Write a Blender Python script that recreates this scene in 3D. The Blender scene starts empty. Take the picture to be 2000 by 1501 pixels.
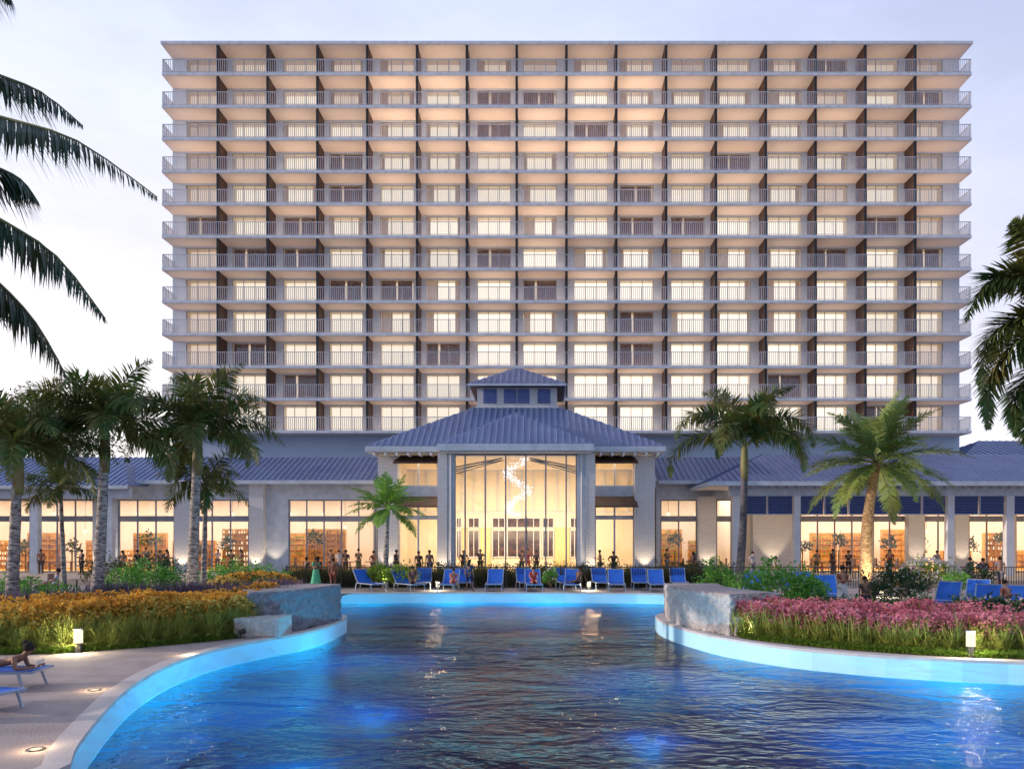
import bpy, math, random
from mathutils import Vector, Matrix, noise
random.seed(7)
C = bpy.context.scene.collection
R = math.radians
F, EH, HX, HY = 1560.0, 2.8, 1057.0, 1050.0      # focal in photo px, eye height, vanishing point
def W(px, d): return (px-HX)*d/F
def Z(py, d): return EH+(HY-py)*d/F
def P(px, py, z=0.0):
    d = (EH-z)*F/(py-HY); return (W(px, d), d)
def P3(px, py, d): return Vector((W(px, d), d, Z(py, d)))

# ------------------------------------------------------------------ materials
def nt(name):
    m = bpy.data.materials.new(name); m.use_nodes = True
    n = m.node_tree.nodes; l = m.node_tree.links
    return m, n, l, n['Principled BSDF']
def N(n, t, **k):
    x = n.new(t)
    for a, b in k.items():
        if a.startswith('i_'): x.inputs[a[2:].replace('_', ' ')].default_value = b
        else: setattr(x, a, b)
    return x
def rgba(c): return (c[0], c[1], c[2], 1)
def mat(name, col, col2=None, scale=3.0, rough=0.7, bump=0.0, bscale=None, metal=0.0, stretch=(1, 1, 1), detail=5, thr=(0.35, 0.65), trans=0.0, coat=0.0):
    m, n, l, b = nt(name)
    b.inputs['Roughness'].default_value = rough; b.inputs['Metallic'].default_value = metal
    tc = N(n, 'ShaderNodeTexCoord'); mp = N(n, 'ShaderNodeMapping'); mp.inputs['Scale'].default_value = stretch
    l.new(tc.outputs['Object'], mp.inputs['Vector'])
    nz = N(n, 'ShaderNodeTexNoise', i_Scale=scale, i_Detail=detail); l.new(mp.outputs[0], nz.inputs['Vector'])
    cr = N(n, 'ShaderNodeValToRGB'); e = cr.color_ramp.elements
    e[0].position, e[1].position = thr
    c2 = col2 or tuple(v*0.8 for v in col)
    e[0].color = rgba(c2); e[1].color = rgba(col)
    l.new(nz.outputs['Fac'], cr.inputs['Fac']); l.new(cr.outputs['Color'], b.inputs['Base Color'])
    if bump:
        n2 = N(n, 'ShaderNodeTexNoise', i_Scale=bscale or scale*6, i_Detail=6); l.new(mp.outputs[0], n2.inputs['Vector'])
        bp = N(n, 'ShaderNodeBump', i_Strength=bump, i_Distance=0.05); l.new(n2.outputs['Fac'], bp.inputs['Height']); l.new(bp.outputs[0], b.inputs['Normal'])
    if trans:
        t = N(n, 'ShaderNodeBsdfTranslucent'); mx = N(n, 'ShaderNodeMixShader'); mx.inputs[0].default_value = trans
        l.new(cr.outputs['Color'], t.inputs['Color']); l.new(b.outputs[0], mx.inputs[1]); l.new(t.outputs[0], mx.inputs[2])
        l.new(mx.outputs[0], n['Material Output'].inputs['Surface'])
    if coat: b.inputs['Coat Weight'].default_value = coat
    return m
def emat(name, col, s=1.0, wave=None):
    m, n, l, b = nt(name); n.remove(b)
    e = N(n, 'ShaderNodeEmission'); e.inputs['Strength'].default_value = s; e.inputs['Color'].default_value = rgba(col)
    if wave:
        tc = N(n, 'ShaderNodeTexCoord'); w = N(n, 'ShaderNodeTexWave', i_Scale=wave, i_Distortion=2.5, i_Detail=2.0)
        l.new(tc.outputs['Object'], w.inputs['Vector'])
        cr = N(n, 'ShaderNodeValToRGB'); cr.color_ramp.elements[0].color = rgba([c*0.78 for c in col]); cr.color_ramp.elements[1].color = rgba(col)
        l.new(w.outputs['Fac'], cr.inputs['Fac']); l.new(cr.outputs['Color'], e.inputs['Color'])
    l.new(e.outputs[0], n['Material Output'].inputs['Surface']); return m
def glassmat(name, refl=0.12, tint=(0.97, 0.98, 1.0)):
    m, n, l, b = nt(name); n.remove(b)
    t = N(n, 'ShaderNodeBsdfTransparent'); t.inputs[0].default_value = rgba(tint)
    g = N(n, 'ShaderNodeBsdfGlossy'); g.inputs['Roughness'].default_value = 0.03
    lw = N(n, 'ShaderNodeLayerWeight', i_Blend=0.25); mm = N(n, 'ShaderNodeMath', operation='MULTIPLY_ADD')
    mm.inputs[1].default_value = 0.6; mm.inputs[2].default_value = refl*0.4
    l.new(lw.outputs['Fresnel'], mm.inputs[0])
    mx = N(n, 'ShaderNodeMixShader'); l.new(mm.outputs[0], mx.inputs[0]); l.new(t.outputs[0], mx.inputs[1]); l.new(g.outputs[0], mx.inputs[2])
    l.new(mx.outputs[0], n['Material Output'].inputs['Surface']); return m
def brickmat(name, c1, c2, sc=1.0, bw=0.42, rh=0.16):
    m, n, l, b = nt(name); b.inputs['Roughness'].default_value = 0.8
    tc = N(n, 'ShaderNodeTexCoord'); mp = N(n, 'ShaderNodeMapping'); mp.inputs['Rotation'].default_value = (R(-90), 0, 0)
    l.new(tc.outputs['Object'], mp.inputs['Vector'])
    br = N(n, 'ShaderNodeTexBrick', i_Scale=sc); br.inputs['Color1'].default_value = rgba(c1); br.inputs['Color2'].default_value = rgba([v*0.93 for v in c1])
    br.inputs['Mortar'].default_value = rgba(c2); br.inputs['Mortar Size'].default_value = 0.012; br.inputs['Brick Width'].default_value = bw; br.inputs['Row Height'].default_value = rh
    l.new(mp.outputs[0], br.inputs['Vector']); l.new(br.outputs['Color'], b.inputs['Base Color'])
    bp = N(n, 'ShaderNodeBump', i_Strength=0.3, i_Distance=0.02); l.new(br.outputs['Fac'], bp.inputs['Height']); bp.invert = True
    l.new(bp.outputs[0], b.inputs['Normal']); return m
def barkmat(name, c1, c2, scale=9):
    m, n, l, b = nt(name); b.inputs['Roughness'].default_value = 0.9
    tc = N(n, 'ShaderNodeTexCoord'); mp = N(n, 'ShaderNodeMapping'); mp.inputs['Scale'].default_value = (0.6, 0.6, 2.0)
    l.new(tc.outputs['Object'], mp.inputs['Vector'])
    w = N(n, 'ShaderNodeTexNoise', i_Scale=scale, i_Detail=6.0, i_Roughness=0.75); l.new(mp.outputs[0], w.inputs['Vector'])
    cr = N(n, 'ShaderNodeValToRGB'); cr.color_ramp.elements[0].color = rgba(c2); cr.color_ramp.elements[1].color = rgba(c1)
    cr.color_ramp.elements[0].position = 0.42; cr.color_ramp.elements[1].position = 0.56
    l.new(w.outputs['Fac'], cr.inputs['Fac']); l.new(cr.outputs['Color'], b.inputs['Base Color'])
    bp = N(n, 'ShaderNodeBump', i_Strength=0.6, i_Distance=0.03); l.new(w.outputs['Fac'], bp.inputs['Height']); l.new(bp.outputs[0], b.inputs['Normal']); return m
def stonemat(name, c1, c2, sc=3.5):
    m, n, l, b = nt(name); b.inputs['Roughness'].default_value = 0.95
    tc = N(n, 'ShaderNodeTexCoord')
    v = N(n, 'ShaderNodeTexVoronoi', i_Scale=sc, feature='DISTANCE_TO_EDGE'); nz = N(n, 'ShaderNodeTexNoise', i_Scale=5.0, i_Detail=8.0, i_Roughness=0.7)
    l.new(tc.outputs['Object'], nz.inputs['Vector'])
    va = N(n, 'ShaderNodeMix', data_type='RGBA', blend_type='LINEAR_LIGHT'); va.inputs[0].default_value = 0.25
    l.new(tc.outputs['Object'], va.inputs[6]); l.new(nz.outputs['Color'], va.inputs[7]); l.new(va.outputs[2], v.inputs['Vector'])
    cr = N(n, 'ShaderNodeValToRGB'); cr.color_ramp.elements[0].color = rgba(c2); cr.color_ramp.elements[1].color = rgba(c1); cr.color_ramp.elements[0].position = 0.3; cr.color_ramp.elements[1].position = 0.7
    l.new(nz.outputs['Fac'], cr.inputs['Fac']); l.new(cr.outputs['Color'], b.inputs['Base Color'])
    ad = N(n, 'ShaderNodeMath', operation='MULTIPLY_ADD'); ad.inputs[1].default_value = 0.5
    l.new(v.outputs['Distance'], ad.inputs[0]); l.new(nz.outputs['Fac'], ad.inputs[2])
    bp = N(n, 'ShaderNodeBump', i_Strength=0.9, i_Distance=0.12); l.new(ad.outputs[0], bp.inputs['Height']); l.new(bp.outputs[0], b.inputs['Normal']); return m

M = {}
M['white'] = mat('white_paint', (0.62, 0.63, 0.66), (0.55, 0.56, 0.6), 1.2, 0.6)
M['stucco'] = mat('tower_stucco', (0.52, 0.61, 0.74), (0.48, 0.57, 0.70), 0.6, 0.8, 0.1, 30)
M['soffit'] = mat('soffit_paint', (0.72, 0.66, 0.62), (0.68, 0.62, 0.58), 0.5, 0.8)
M['edge'] = mat('slab_edge', (0.66, 0.69, 0.76), None, 2, 0.7)
M['rail'] = mat('rail_metal', (0.50, 0.52, 0.60), None, 3, 0.5)
M['divider'] = mat('divider_louvre', (0.085, 0.04, 0.028), (0.06, 0.028, 0.02), 4, 0.6)
M['black'] = mat('black_trim', (0.012, 0.010, 0.012), None, 4, 0.6)
M['dark'] = mat('dark_metal', (0.03, 0.03, 0.035), None, 4, 0.5)
M['frame'] = mat('window_frame', (0.26, 0.27, 0.32), None, 4, 0.5)
M['glass'] = glassmat('window_glass')
M['curt0'] = emat('curtain_glow_dim', (0.62, 0.46, 0.37), 1, 6)
M['curt1'] = emat('curtain_glow_mid', (0.92, 0.70, 0.52), 1, 6)
M['curt2'] = emat('curtain_glow_bright', (1.3, 1.1, 0.85), 1, 6)
M['curt3'] = emat('curtain_glow_strong', (1.65, 1.42, 1.12), 1, 6)
M['brownc'] = mat('brown_curtain', (0.34, 0.20, 0.16), (0.20, 0.12, 0.10), 14, 0.9, stretch=(3, 3, 1))
M['roof'] = mat('blue_roof_metal', (0.16, 0.22, 0.37), (0.12, 0.165, 0.31), 0.5, 0.45, metal=0.15)
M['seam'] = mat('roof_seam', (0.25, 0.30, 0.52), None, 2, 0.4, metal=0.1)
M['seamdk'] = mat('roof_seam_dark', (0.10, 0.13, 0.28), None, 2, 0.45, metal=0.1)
M['fascia'] = mat('fascia_paint', (0.50, 0.56, 0.66), None, 2, 0.6)
M['brick'] = brickmat('white_brick', (0.60, 0.60, 0.62), (0.42, 0.42, 0.46))
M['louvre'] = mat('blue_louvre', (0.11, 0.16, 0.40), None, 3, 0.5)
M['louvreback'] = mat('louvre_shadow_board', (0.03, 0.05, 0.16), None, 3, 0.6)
M['awning'] = mat('brown_awning', (0.10, 0.05, 0.035), (0.06, 0.035, 0.03), 5, 0.6)
M['plaster'] = mat('warm_plaster', (0.80, 0.70, 0.56), (0.74, 0.64, 0.50), 0.8, 0.8)
M['wood'] = mat('amber_wood', (0.72, 0.40, 0.10), (0.45, 0.21, 0.05), 2.0, 0.5, stretch=(1, 1, 5))
M['ydrape'] = mat('yellow_drape', (0.72, 0.58, 0.30), (0.62, 0.46, 0.2), 5, 0.8, stretch=(4, 4, .3))
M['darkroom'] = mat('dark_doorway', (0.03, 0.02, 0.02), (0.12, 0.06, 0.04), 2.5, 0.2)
M['crystal'] = emat('crystal_glow', (1.0, 1.0, 1.0), 1.8)
M['lampglow'] = emat('warm_lamp_glow', (1.3, 1.1, 0.75), 1.15)
M['deck'] = mat('deck_concrete', (0.43, 0.35, 0.325), (0.33, 0.27, 0.255), 1.4, 0.85, 0.5, 22)
M['coping'] = mat('coping_concrete', (0.58, 0.52, 0.49), (0.5, 0.45, 0.43), 2.5, 0.75, 0.25, 40)
M['terrace'] = mat('terrace_paving', (0.45, 0.36, 0.28), (0.38, 0.3, 0.24), 1.0, 0.8)
M['soil'] = mat('soil', (0.05, 0.06, 0.02), (0.03, 0.045, 0.012), 4, 0.95, 0.5)
M['stoneL'] = stonemat('rough_stone', (0.30, 0.30, 0.34), (0.18, 0.185, 0.22))
M['stoneW'] = stonemat('pale_rough_stone', (0.62, 0.58, 0.55), (0.48, 0.45, 0.44))
M['gravel'] = mat('gravel_top', (0.50, 0.42, 0.40), (0.30, 0.25, 0.25), 30, 0.95, 0.5, 40)
M['poolwall'] = mat('aqua_plaster', (0.48, 0.80, 0.93), (0.42, 0.76, 0.91), 1.0, 0.5)
M['poolfloor'] = mat('deep_pool_floor', (0.02, 0.125, 0.28), (0.015, 0.09, 0.21), 0.8, 0.6)
M['bark'] = barkmat('ringed_bark', (0.50, 0.45, 0.42), (0.10, 0.08, 0.08))
M['barkdk'] = barkmat('dark_bark', (0.16, 0.14, 0.15), (0.07, 0.06, 0.07))
M['barkdate'] = barkmat('date_bark', (0.50, 0.33, 0.18), (0.16, 0.08, 0.04), 12)
M['shaft'] = mat('crownshaft', (0.26, 0.24, 0.08), (0.20, 0.12, 0.05), 3, 0.6)
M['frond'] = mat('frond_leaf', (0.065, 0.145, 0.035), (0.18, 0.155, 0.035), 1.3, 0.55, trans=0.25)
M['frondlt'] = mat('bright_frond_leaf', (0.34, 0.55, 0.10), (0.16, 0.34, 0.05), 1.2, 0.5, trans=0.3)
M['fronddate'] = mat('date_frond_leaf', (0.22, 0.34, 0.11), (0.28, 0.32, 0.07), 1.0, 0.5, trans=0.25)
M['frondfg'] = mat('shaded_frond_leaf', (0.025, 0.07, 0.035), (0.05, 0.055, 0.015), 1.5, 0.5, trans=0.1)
M['rachis'] = mat('frond_rib', (0.18, 0.18, 0.06), None, 3, 0.6)
M['grass'] = mat('lime_grass', (0.46, 0.50, 0.12), (0.22, 0.27, 0.05), 3, 0.7, trans=0.3)
M['turf'] = mat('turf_grass', (0.22, 0.36, 0.04), (0.12, 0.22, 0.02), 4, 0.8, trans=0.3)
M['leaf'] = mat('shrub_leaf', (0.22, 0.50, 0.08), (0.09, 0.27, 0.035), 2.5, 0.6, trans=0.25)
M['leafdk'] = mat('dark_shrub_leaf', (0.03, 0.09, 0.025), (0.02, 0.05, 0.015), 2.5, 0.6, trans=0.2)
M['leafol'] = mat('olive_leaf', (0.14, 0.14, 0.035), (0.07, 0.08, 0.02), 2.0, 0.7, trans=0.25)
M['gold'] = mat('golden_petals', (0.92, 0.58, 0.09), (0.62, 0.30, 0.04), 2.0, 0.7, trans=0.3)
M['lemon'] = mat('lemon_petals', (0.85, 0.68, 0.22), (0.72, 0.48, 0.09), 2.0, 0.7, trans=0.3)
M['purple'] = mat('purple_spikes', (0.24, 0.16, 0.30), (0.08, 0.05, 0.09), 3, 0.8, trans=0.2)
M['pink'] = mat('pink_petals', (0.86, 0.36, 0.44), (0.46, 0.11, 0.16), 2.2, 0.7, trans=0.3)
M['whitefl'] = mat('white_petals', (0.75, 0.70, 0.66), None, 3, 0.8, trans=0.3)
M['blue'] = mat('blue_sling', (0.012, 0.13, 0.62), (0.01, 0.11, 0.52), 3, 0.6)
M['blonge'] = mat('lounger_frame', (0.35, 0.42, 0.55), None, 3, 0.4, metal=0.4)
SKIN = {'tan': (0.45, 0.24, 0.15), 'fair': (0.62, 0.40, 0.30), 'deep': (0.17, 0.08, 0.055), 'brown': (0.28, 0.135, 0.08)}
for k, v in SKIN.items(): M['skin_'+k] = mat('skin_'+k, v, None, 5, 0.55)
CL = {'black': (0.015, 0.015, 0.02), 'white': (0.7, 0.68, 0.68), 'red': (0.45, 0.05, 0.04), 'navy': (0.03, 0.04, 0.10), 'green': (0.12, 0.55, 0.30), 'rust': (0.30, 0.10, 0.06),
      'grey': (0.22, 0.22, 0.25), 'brown': (0.10, 0.06, 0.05), 'pale': (0.45, 0.48, 0.55), 'coral': (0.75, 0.22, 0.12), 'olive': (0.14, 0.13, 0.05)}
for k, v in CL.items(): M['c_'+k] = mat('cloth_'+k, v, None, 6, 0.85)
M['hair'] = mat('dark_hair', (0.018, 0.011, 0.009), None, 20, 0.95)

# water
m, n, l, b = nt('water_surface'); n.remove(b)
tc = N(n, 'ShaderNodeTexCoord'); mp = N(n, 'ShaderNodeMapping'); mp.inputs['Scale'].default_value = (0.62, 1.0, 1.0); l.new(tc.outputs['Object'], mp.inputs['Vector'])
n1 = N(n, 'ShaderNodeTexNoise', i_Scale=0.55, i_Detail=4.0, i_Roughness=0.5, i_Distortion=1.2); l.new(mp.outputs[0], n1.inputs['Vector'])
n2 = N(n, 'ShaderNodeTexNoise', i_Scale=4.5, i_Detail=3.0, i_Distortion=0.5); l.new(mp.outputs[0], n2.inputs['Vector'])
ma = N(n, 'ShaderNodeMath', operation='MULTIPLY_ADD'); ma.inputs[1].default_value = 0.24; l.new(n2.outputs['Fac'], ma.inputs[0]); l.new(n1.outputs['Fac'], ma.inputs[2])
n3 = N(n, 'ShaderNodeTexNoise', i_Scale=0.16, i_Detail=2.0); l.new(tc.outputs['Object'], n3.inputs['Vector'])
am_ = N(n, 'ShaderNodeMapRange'); am_.inputs['From Min'].default_value = .35; am_.inputs['From Max'].default_value = .65; am_.inputs['To Min'].default_value = .45; am_.inputs['To Max'].default_value = 1.3; l.new(n3.outputs['Fac'], am_.inputs['Value'])
mu_ = N(n, 'ShaderNodeMath', operation='MULTIPLY'); l.new(ma.outputs[0], mu_.inputs[0]); l.new(am_.outputs[0], mu_.inputs[1])
bp = N(n, 'ShaderNodeBump', i_Strength=1.0, i_Distance=0.46); l.new(mu_.outputs[0], bp.inputs['Height'])
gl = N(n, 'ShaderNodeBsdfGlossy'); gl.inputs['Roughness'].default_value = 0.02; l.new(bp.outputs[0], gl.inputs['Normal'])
gl.inputs['Color'].default_value = (0.62, 0.44, 0.31, 1)  # gloss tinted brown: warmth of the facade reflection is put into the colour
tr = N(n, 'ShaderNodeBsdfTransparent'); tr.inputs[0].default_value = (0.72, 0.85, 0.95, 1)
fr = N(n, 'ShaderNodeFresnel', i_IOR=1.33); l.new(bp.outputs[0], fr.inputs['Normal'])
mx = N(n, 'ShaderNodeMixShader'); rf_ = N(n, 'ShaderNodeBsdfRefraction', i_IOR=1.33); rf_.inputs['Roughness'].default_value = 0.02; rf_.inputs['Color'].default_value = (0.85, 0.93, 1, 1); l.new(bp.outputs[0], rf_.inputs['Normal'])
mt_ = N(n, 'ShaderNodeMixShader'); mt_.inputs[0].default_value = 0.7; l.new(tr.outputs[0], mt_.inputs[1]); l.new(rf_.outputs[0], mt_.inputs[2])
l.new(fr.outputs[0], mx.inputs[0]); l.new(mt_.outputs[0], mx.inputs[1]); l.new(gl.outputs[0], mx.inputs[2])
va = N(n, 'ShaderNodeVolumeAbsorption', i_Density=0.85); va.inputs['Color'].default_value = (0.02, 0.715, 0.80, 1)
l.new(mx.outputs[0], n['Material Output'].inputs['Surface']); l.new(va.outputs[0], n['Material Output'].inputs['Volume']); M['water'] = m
m, n, l, b = nt('water_body'); n.remove(b); tr = N(n, 'ShaderNodeBsdfTransparent')
va = N(n, 'ShaderNodeVolumeAbsorption', i_Density=0.85); va.inputs['Color'].default_value = (0.02, 0.715, 0.80, 1)
l.new(tr.outputs[0], n['Material Output'].inputs['Surface']); l.new(va.outputs[0], n['Material Output'].inputs['Volume']); M['water_body'] = m

# ------------------------------------------------------------------ mesh builder
class MB:
    def __init__(s): s.v = []; s.f = []
    def add(s, vs, fs):
        o = len(s.v); s.v += [tuple(v) for v in vs]; s.f += [tuple(i+o for i in f) for f in fs]; return s
    def box(s, x0, x1, y0, y1, z0, z1):
        return s.add([(x, y, z) for z in (z0, z1) for x, y in ((x0, y0), (x1, y0), (x1, y1), (x0, y1))],
                     [(3, 2, 1, 0), (4, 5, 6, 7), (0, 1, 5, 4), (1, 2, 6, 5), (2, 3, 7, 6), (3, 0, 4, 7)])
    def prism(s, poly, z0, z1):
        n_ = len(poly); a = sum(poly[i][0]*poly[(i+1) % n_][1]-poly[(i+1) % n_][0]*poly[i][1] for i in range(n_))
        if a < 0: poly = poly[::-1]
        vs = [(p[0], p[1], z0) for p in poly]+[(p[0], p[1], z1) for p in poly]
        return s.add(vs, [tuple(range(n_))[::-1], tuple(range(n_, 2*n_))]+[(i, (i+1) % n_, n_+(i+1) % n_, n_+i) for i in range(n_)])
    def quad(s, *p): return s.add(p, [tuple(range(len(p)))])
    def bar(s, a, b, w=0.03, h=None, up=(0, 0, 1)):
        a = Vector(a); b = Vector(b); t = (b-a).normalized(); u = Vector(up)
        if abs(t.dot(u)) > 0.97: u = Vector((1, 0, 0))
        sd = t.cross(u).normalized()*(w/2); u2 = sd.cross(t).normalized()*((h or w)/2)
        c = [a-sd-u2, a+sd-u2, a+sd+u2, a-sd+u2, b-sd-u2, b+sd-u2, b+sd+u2, b-sd+u2]
        return s.add(c, [(0, 1, 2, 3), (7, 6, 5, 4), (0, 4, 5, 1), (1, 5, 6, 2), (2, 6, 7, 3), (3, 7, 4, 0)])
    def tube(s, pts, rad, k=8, cap=True):
        pts = [Vector(p) for p in pts]; n_ = len(pts); rings = []
        for i, p in enumerate(pts):
            t = (pts[min(i+1, n_-1)]-pts[max(i-1, 0)]).normalized()
            u = Vector((1, 0, 0)) if abs(t.x) < 0.8 else Vector((0, 1, 0))
            a = t.cross(u).normalized(); b_ = t.cross(a); r = rad[i] if isinstance(rad, (list, tuple)) else rad
            rings.append([p+(a*math.cos(2*math.pi*j/k)+b_*math.sin(2*math.pi*j/k))*r for j in range(k)])
        vs = [v for r in rings for v in r]; fs = []
        for i in range(n_-1):
            for j in range(k): fs.append((i*k+j, i*k+(j+1) % k, (i+1)*k+(j+1) % k, (i+1)*k+j))
        if cap: fs += [tuple(range(k))[::-1], tuple((n_-1)*k+j for j in range(k))]
        return s.add(vs, fs)
    def ball(s, c, r, k=6, rz=None):
        c = Vector(c); rz = rz or r; vs = []; fs = []
        for i in range(k+1):
            th = math.pi*i/k
            for j in range(2*k): ph = math.pi*j/k; vs.append(c+Vector((r*math.sin(th)*math.cos(ph), r*math.sin(th)*math.sin(ph), rz*math.cos(th))))
        for i in range(k):
            for j in range(2*k): fs.append((i*2*k+j, (i+1)*2*k+j, (i+1)*2*k+(j+1) % (2*k), i*2*k+(j+1) % (2*k)))
        return s.add(vs, fs)
    def build(s, name, m_, parent=None, smooth=False, loc=None):
        me = bpy.data.meshes.new(name); me.from_pydata(s.v, [], s.f); me.update()
        if smooth: me.polygons.foreach_set('use_smooth', [True]*len(me.polygons))
        me.materials.append(M[m_] if isinstance(m_, str) else m_)
        o = bpy.data.objects.new(name, me); C.objects.link(o)
        if parent: o.parent = parent
        if loc: o.location = loc
        return o
def tag(o, label=None, cat=None, group=None, kind=None):
    if label: o['label'] = label
    if cat: o['category'] = cat
    if group: o['group'] = group
    if kind: o['kind'] = kind
    return o
def thing(name, label, cat, loc=(0, 0, 0), rz=0, group=None):
    o = bpy.data.objects.new(name, None); C.objects.link(o); o.location = loc; o.rotation_euler = (0, 0, rz)
    o.empty_display_size = 0.3
    return tag(o, label, cat, group)
def copy_tree(o, parent=None):
    c = o.copy(); C.objects.link(c)
    if parent: c.parent = parent
    for ch in list(o.children): copy_tree(ch, c)
    return c
def light(kind, name, loc, energy, col, rot=None, parent=None, **k):
    L = bpy.data.lights.new(name, kind); L.energy = energy; L.color = col
    for a, b_ in k.items(): setattr(L, a, b_)
    o = bpy.data.objects.new(name, L); C.objects.link(o); o.location = loc
    if rot: o.rotation_euler = rot
    if parent: o.parent = parent
    return o
WARM = (1.0, 0.70, 0.42)

# ------------------------------------------------------------------ ground, pool
left_edge = [P(*p) for p in ((135, 1501), (147, 1462), (172, 1428), (202, 1392), (240, 1352), (290, 1318), (345, 1292), (402, 1273), (465, 1258), (540, 1245), (600, 1235), (645, 1222), (683, 1203))]
right_edge = [P(*p) for p in ((1277, 1200), (1290, 1213), (1335, 1228), (1400, 1244), (1480, 1257), (1560, 1267), (1700, 1279), (1850, 1288), (2000, 1293))]
pool = [(-7, -6), (-6.6, 0), (-6.2, 6)]+left_edge+[(-7.6, 29.5), (-9.3, 32), (-11, 36), (-11.6, 39.6)]
pool += [(-10.1, 40.35), (-6, 40.7), (-1.7, 40.8), (2, 40.7), (5.5, 40.2), (8.4, 39)]
pool += [(8.6, 36), (7.0, 32.5), (5.0, 30.3)]+right_edge+[(13.5, 16.8), (16, 13), (17, 6), (16, -1), (10, -6), (0, -7)]
def refine(poly, step=0.8):
    out = []; n_ = len(poly)
    for i in range(n_):
        a, b_ = Vector(poly[i]), Vector(poly[(i+1) % n_]); k = max(1, int((b_-a).length/step))
        for j in range(k): out.append(tuple(a+(b_-a)*j/k))
    return out
def chaikin(poly, it=1, keep=()):
    for _ in range(it):
        out = []
        for i in range(len(poly)):
            a, b_ = Vector(poly[i]), Vector(poly[(i+1) % len(poly)])
            out += [tuple(a*.8+b_*.2), tuple(a*.2+b_*.8)]
        poly = out
    return poly
pool = chaikin(pool)
def inset(poly, d):
    n_ = len(poly); out = []
    area = sum(poly[i][0]*poly[(i+1) % n_][1]-poly[(i+1) % n_][0]*poly[i][1] for i in range(n_)); sg = 1 if area > 0 else -1
    for i in range(n_):
        a, b_, c = Vector(poly[i-1]), Vector(poly[i]), Vector(poly[(i+1) % n_])
        t = ((b_-a).normalized()+(c-b_).normalized()).normalized(); nn = Vector((t.y, -t.x))*sg
        out.append(tuple(b_+nn*d))
    return out
ring_o = inset(pool, 0.32)
import bmesh
def fill_sheet(name, loops, z, m_):
    bm = bmesh.new()
    for lp in loops:
        vs = [bm.verts.new((p[0], p[1], z)) for p in lp]
        for i in range(len(vs)): bm.edges.new((vs[i], vs[(i+1) % len(vs)]))
    bmesh.ops.triangle_fill(bm, use_beauty=True, use_dissolve=False, edges=bm.edges[:])
    for f in bm.faces:
        f.normal_update()
        if f.normal.z < 0: f.normal_flip()
    me = bpy.data.meshes.new(name); bm.to_mesh(me); bm.free(); me.materials.append(M[m_])
    o = bpy.data.objects.new(name, me); C.objects.link(o); return o
outer = [(-500, -80), (500, -80), (500, 900), (-500, 900)]
tag(fill_sheet('pool_deck', [outer, ring_o], 0.0, 'deck'), kind='structure')
mb = MB(); n_ = len(pool)
zc = 0.02
for i in range(n_):
    j = (i+1) % n_; a, b_, c, d_ = pool[i], pool[j], ring_o[j], ring_o[i]
    mb.quad((*a, zc), (*b_, zc), (*c, zc), (*d_, zc)); mb.quad((*d_, zc), (*c, zc), (*c, -.1), (*d_, -.1)); mb.quad((*b_, zc), (*a, zc), (*a, -.05), (*b_, -.05))
tag(mb.build('pool_coping', 'coping'), kind='structure')
mb = MB()
WL = -0.5; PF = -2.4
for i in range(n_):
    j = (i+1) % n_; mb.quad((*pool[i], -.05), (*pool[j], -.05), (*pool[j], PF), (*pool[i], PF))
tag(mb.build('pool_wall', 'poolwall'), kind='structure')
tag(fill_sheet('pool_floor', [pool], PF, 'poolfloor'), kind='structure')
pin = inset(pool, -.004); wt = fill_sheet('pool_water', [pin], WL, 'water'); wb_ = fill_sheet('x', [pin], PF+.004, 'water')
bm = bmesh.new(); bm.from_mesh(wt.data); nt0 = len(bm.faces); bm.from_mesh(wb_.data); bm.faces.ensure_lookup_table()
for f in bm.faces[nt0:]: f.normal_flip(); f.material_index = 1
vv = [(bm.verts.new((*p, PF+.004)), bm.verts.new((*p, WL))) for p in pin]
ar = sum(pin[i][0]*pin[(i+1) % len(pin)][1]-pin[(i+1) % len(pin)][0]*pin[i][1] for i in range(len(pin)))
for i in range(len(vv)):
    a, b_ = vv[i], vv[(i+1) % len(vv)]; q = (a[0], b_[0], b_[1], a[1]); f = bm.faces.new(q if ar > 0 else q[::-1]); f.material_index = 1
bmesh.ops.remove_doubles(bm, verts=bm.verts[:], dist=.0008)
bm.to_mesh(wt.data); bm.free(); wt.data.materials.append(M['water_body']); bpy.data.objects.remove(wb_)
tag(wt, kind='structure')
# terrace before the buildings
tb = MB(); tb.box(-70, 70, 47, 110, -0.2, 0.3); tag(tb.build('terrace', 'terrace'), kind='structure')

# pool lamps
def pool_lamp(x, y, e, lab, r=0.16):
    t = thing('underwater_lamp', lab, 'pool lamp', (x, y, PF), group='underwater pool lamps')
    MB().tube([(0, 0, 0.0), (0, 0, .09)], r, 16).build('housing', 'white', t)
    MB().tube([(0, 0, .09), (0, 0, .11)], r*.8, 16).build('lens', 'lamp_cyan', t)
    light('POINT', 'glow', (0, 0, .75), e*2.0, (0.24, 0.80, 1.0), parent=t, shadow_soft_size=0.0)
M['lamp_cyan'] = emat('lamp_cyan', (0.4, 0.8, 1.0), 1.5)
def PW(px, py): return P(px, py+0, -1.0)
for px, py, e, lab in ((735, 1303, 300, 'underwater lamp making the small bright patch near the left stone wall'), (590, 1395, 520, 'underwater lamp glowing blue in the left foreground water'),
                       (1270, 1338, 340, 'underwater lamp glowing below the right stone wall'), (1850, 1462, 800, 'underwater lamp making the large blue streak at lower right'),
                       (1000, 1210, 260, 'underwater lamp glowing by the far pool wall')):
    x, y = PW(px, py); pool_lamp(x, y, e*2.6, lab)
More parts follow.
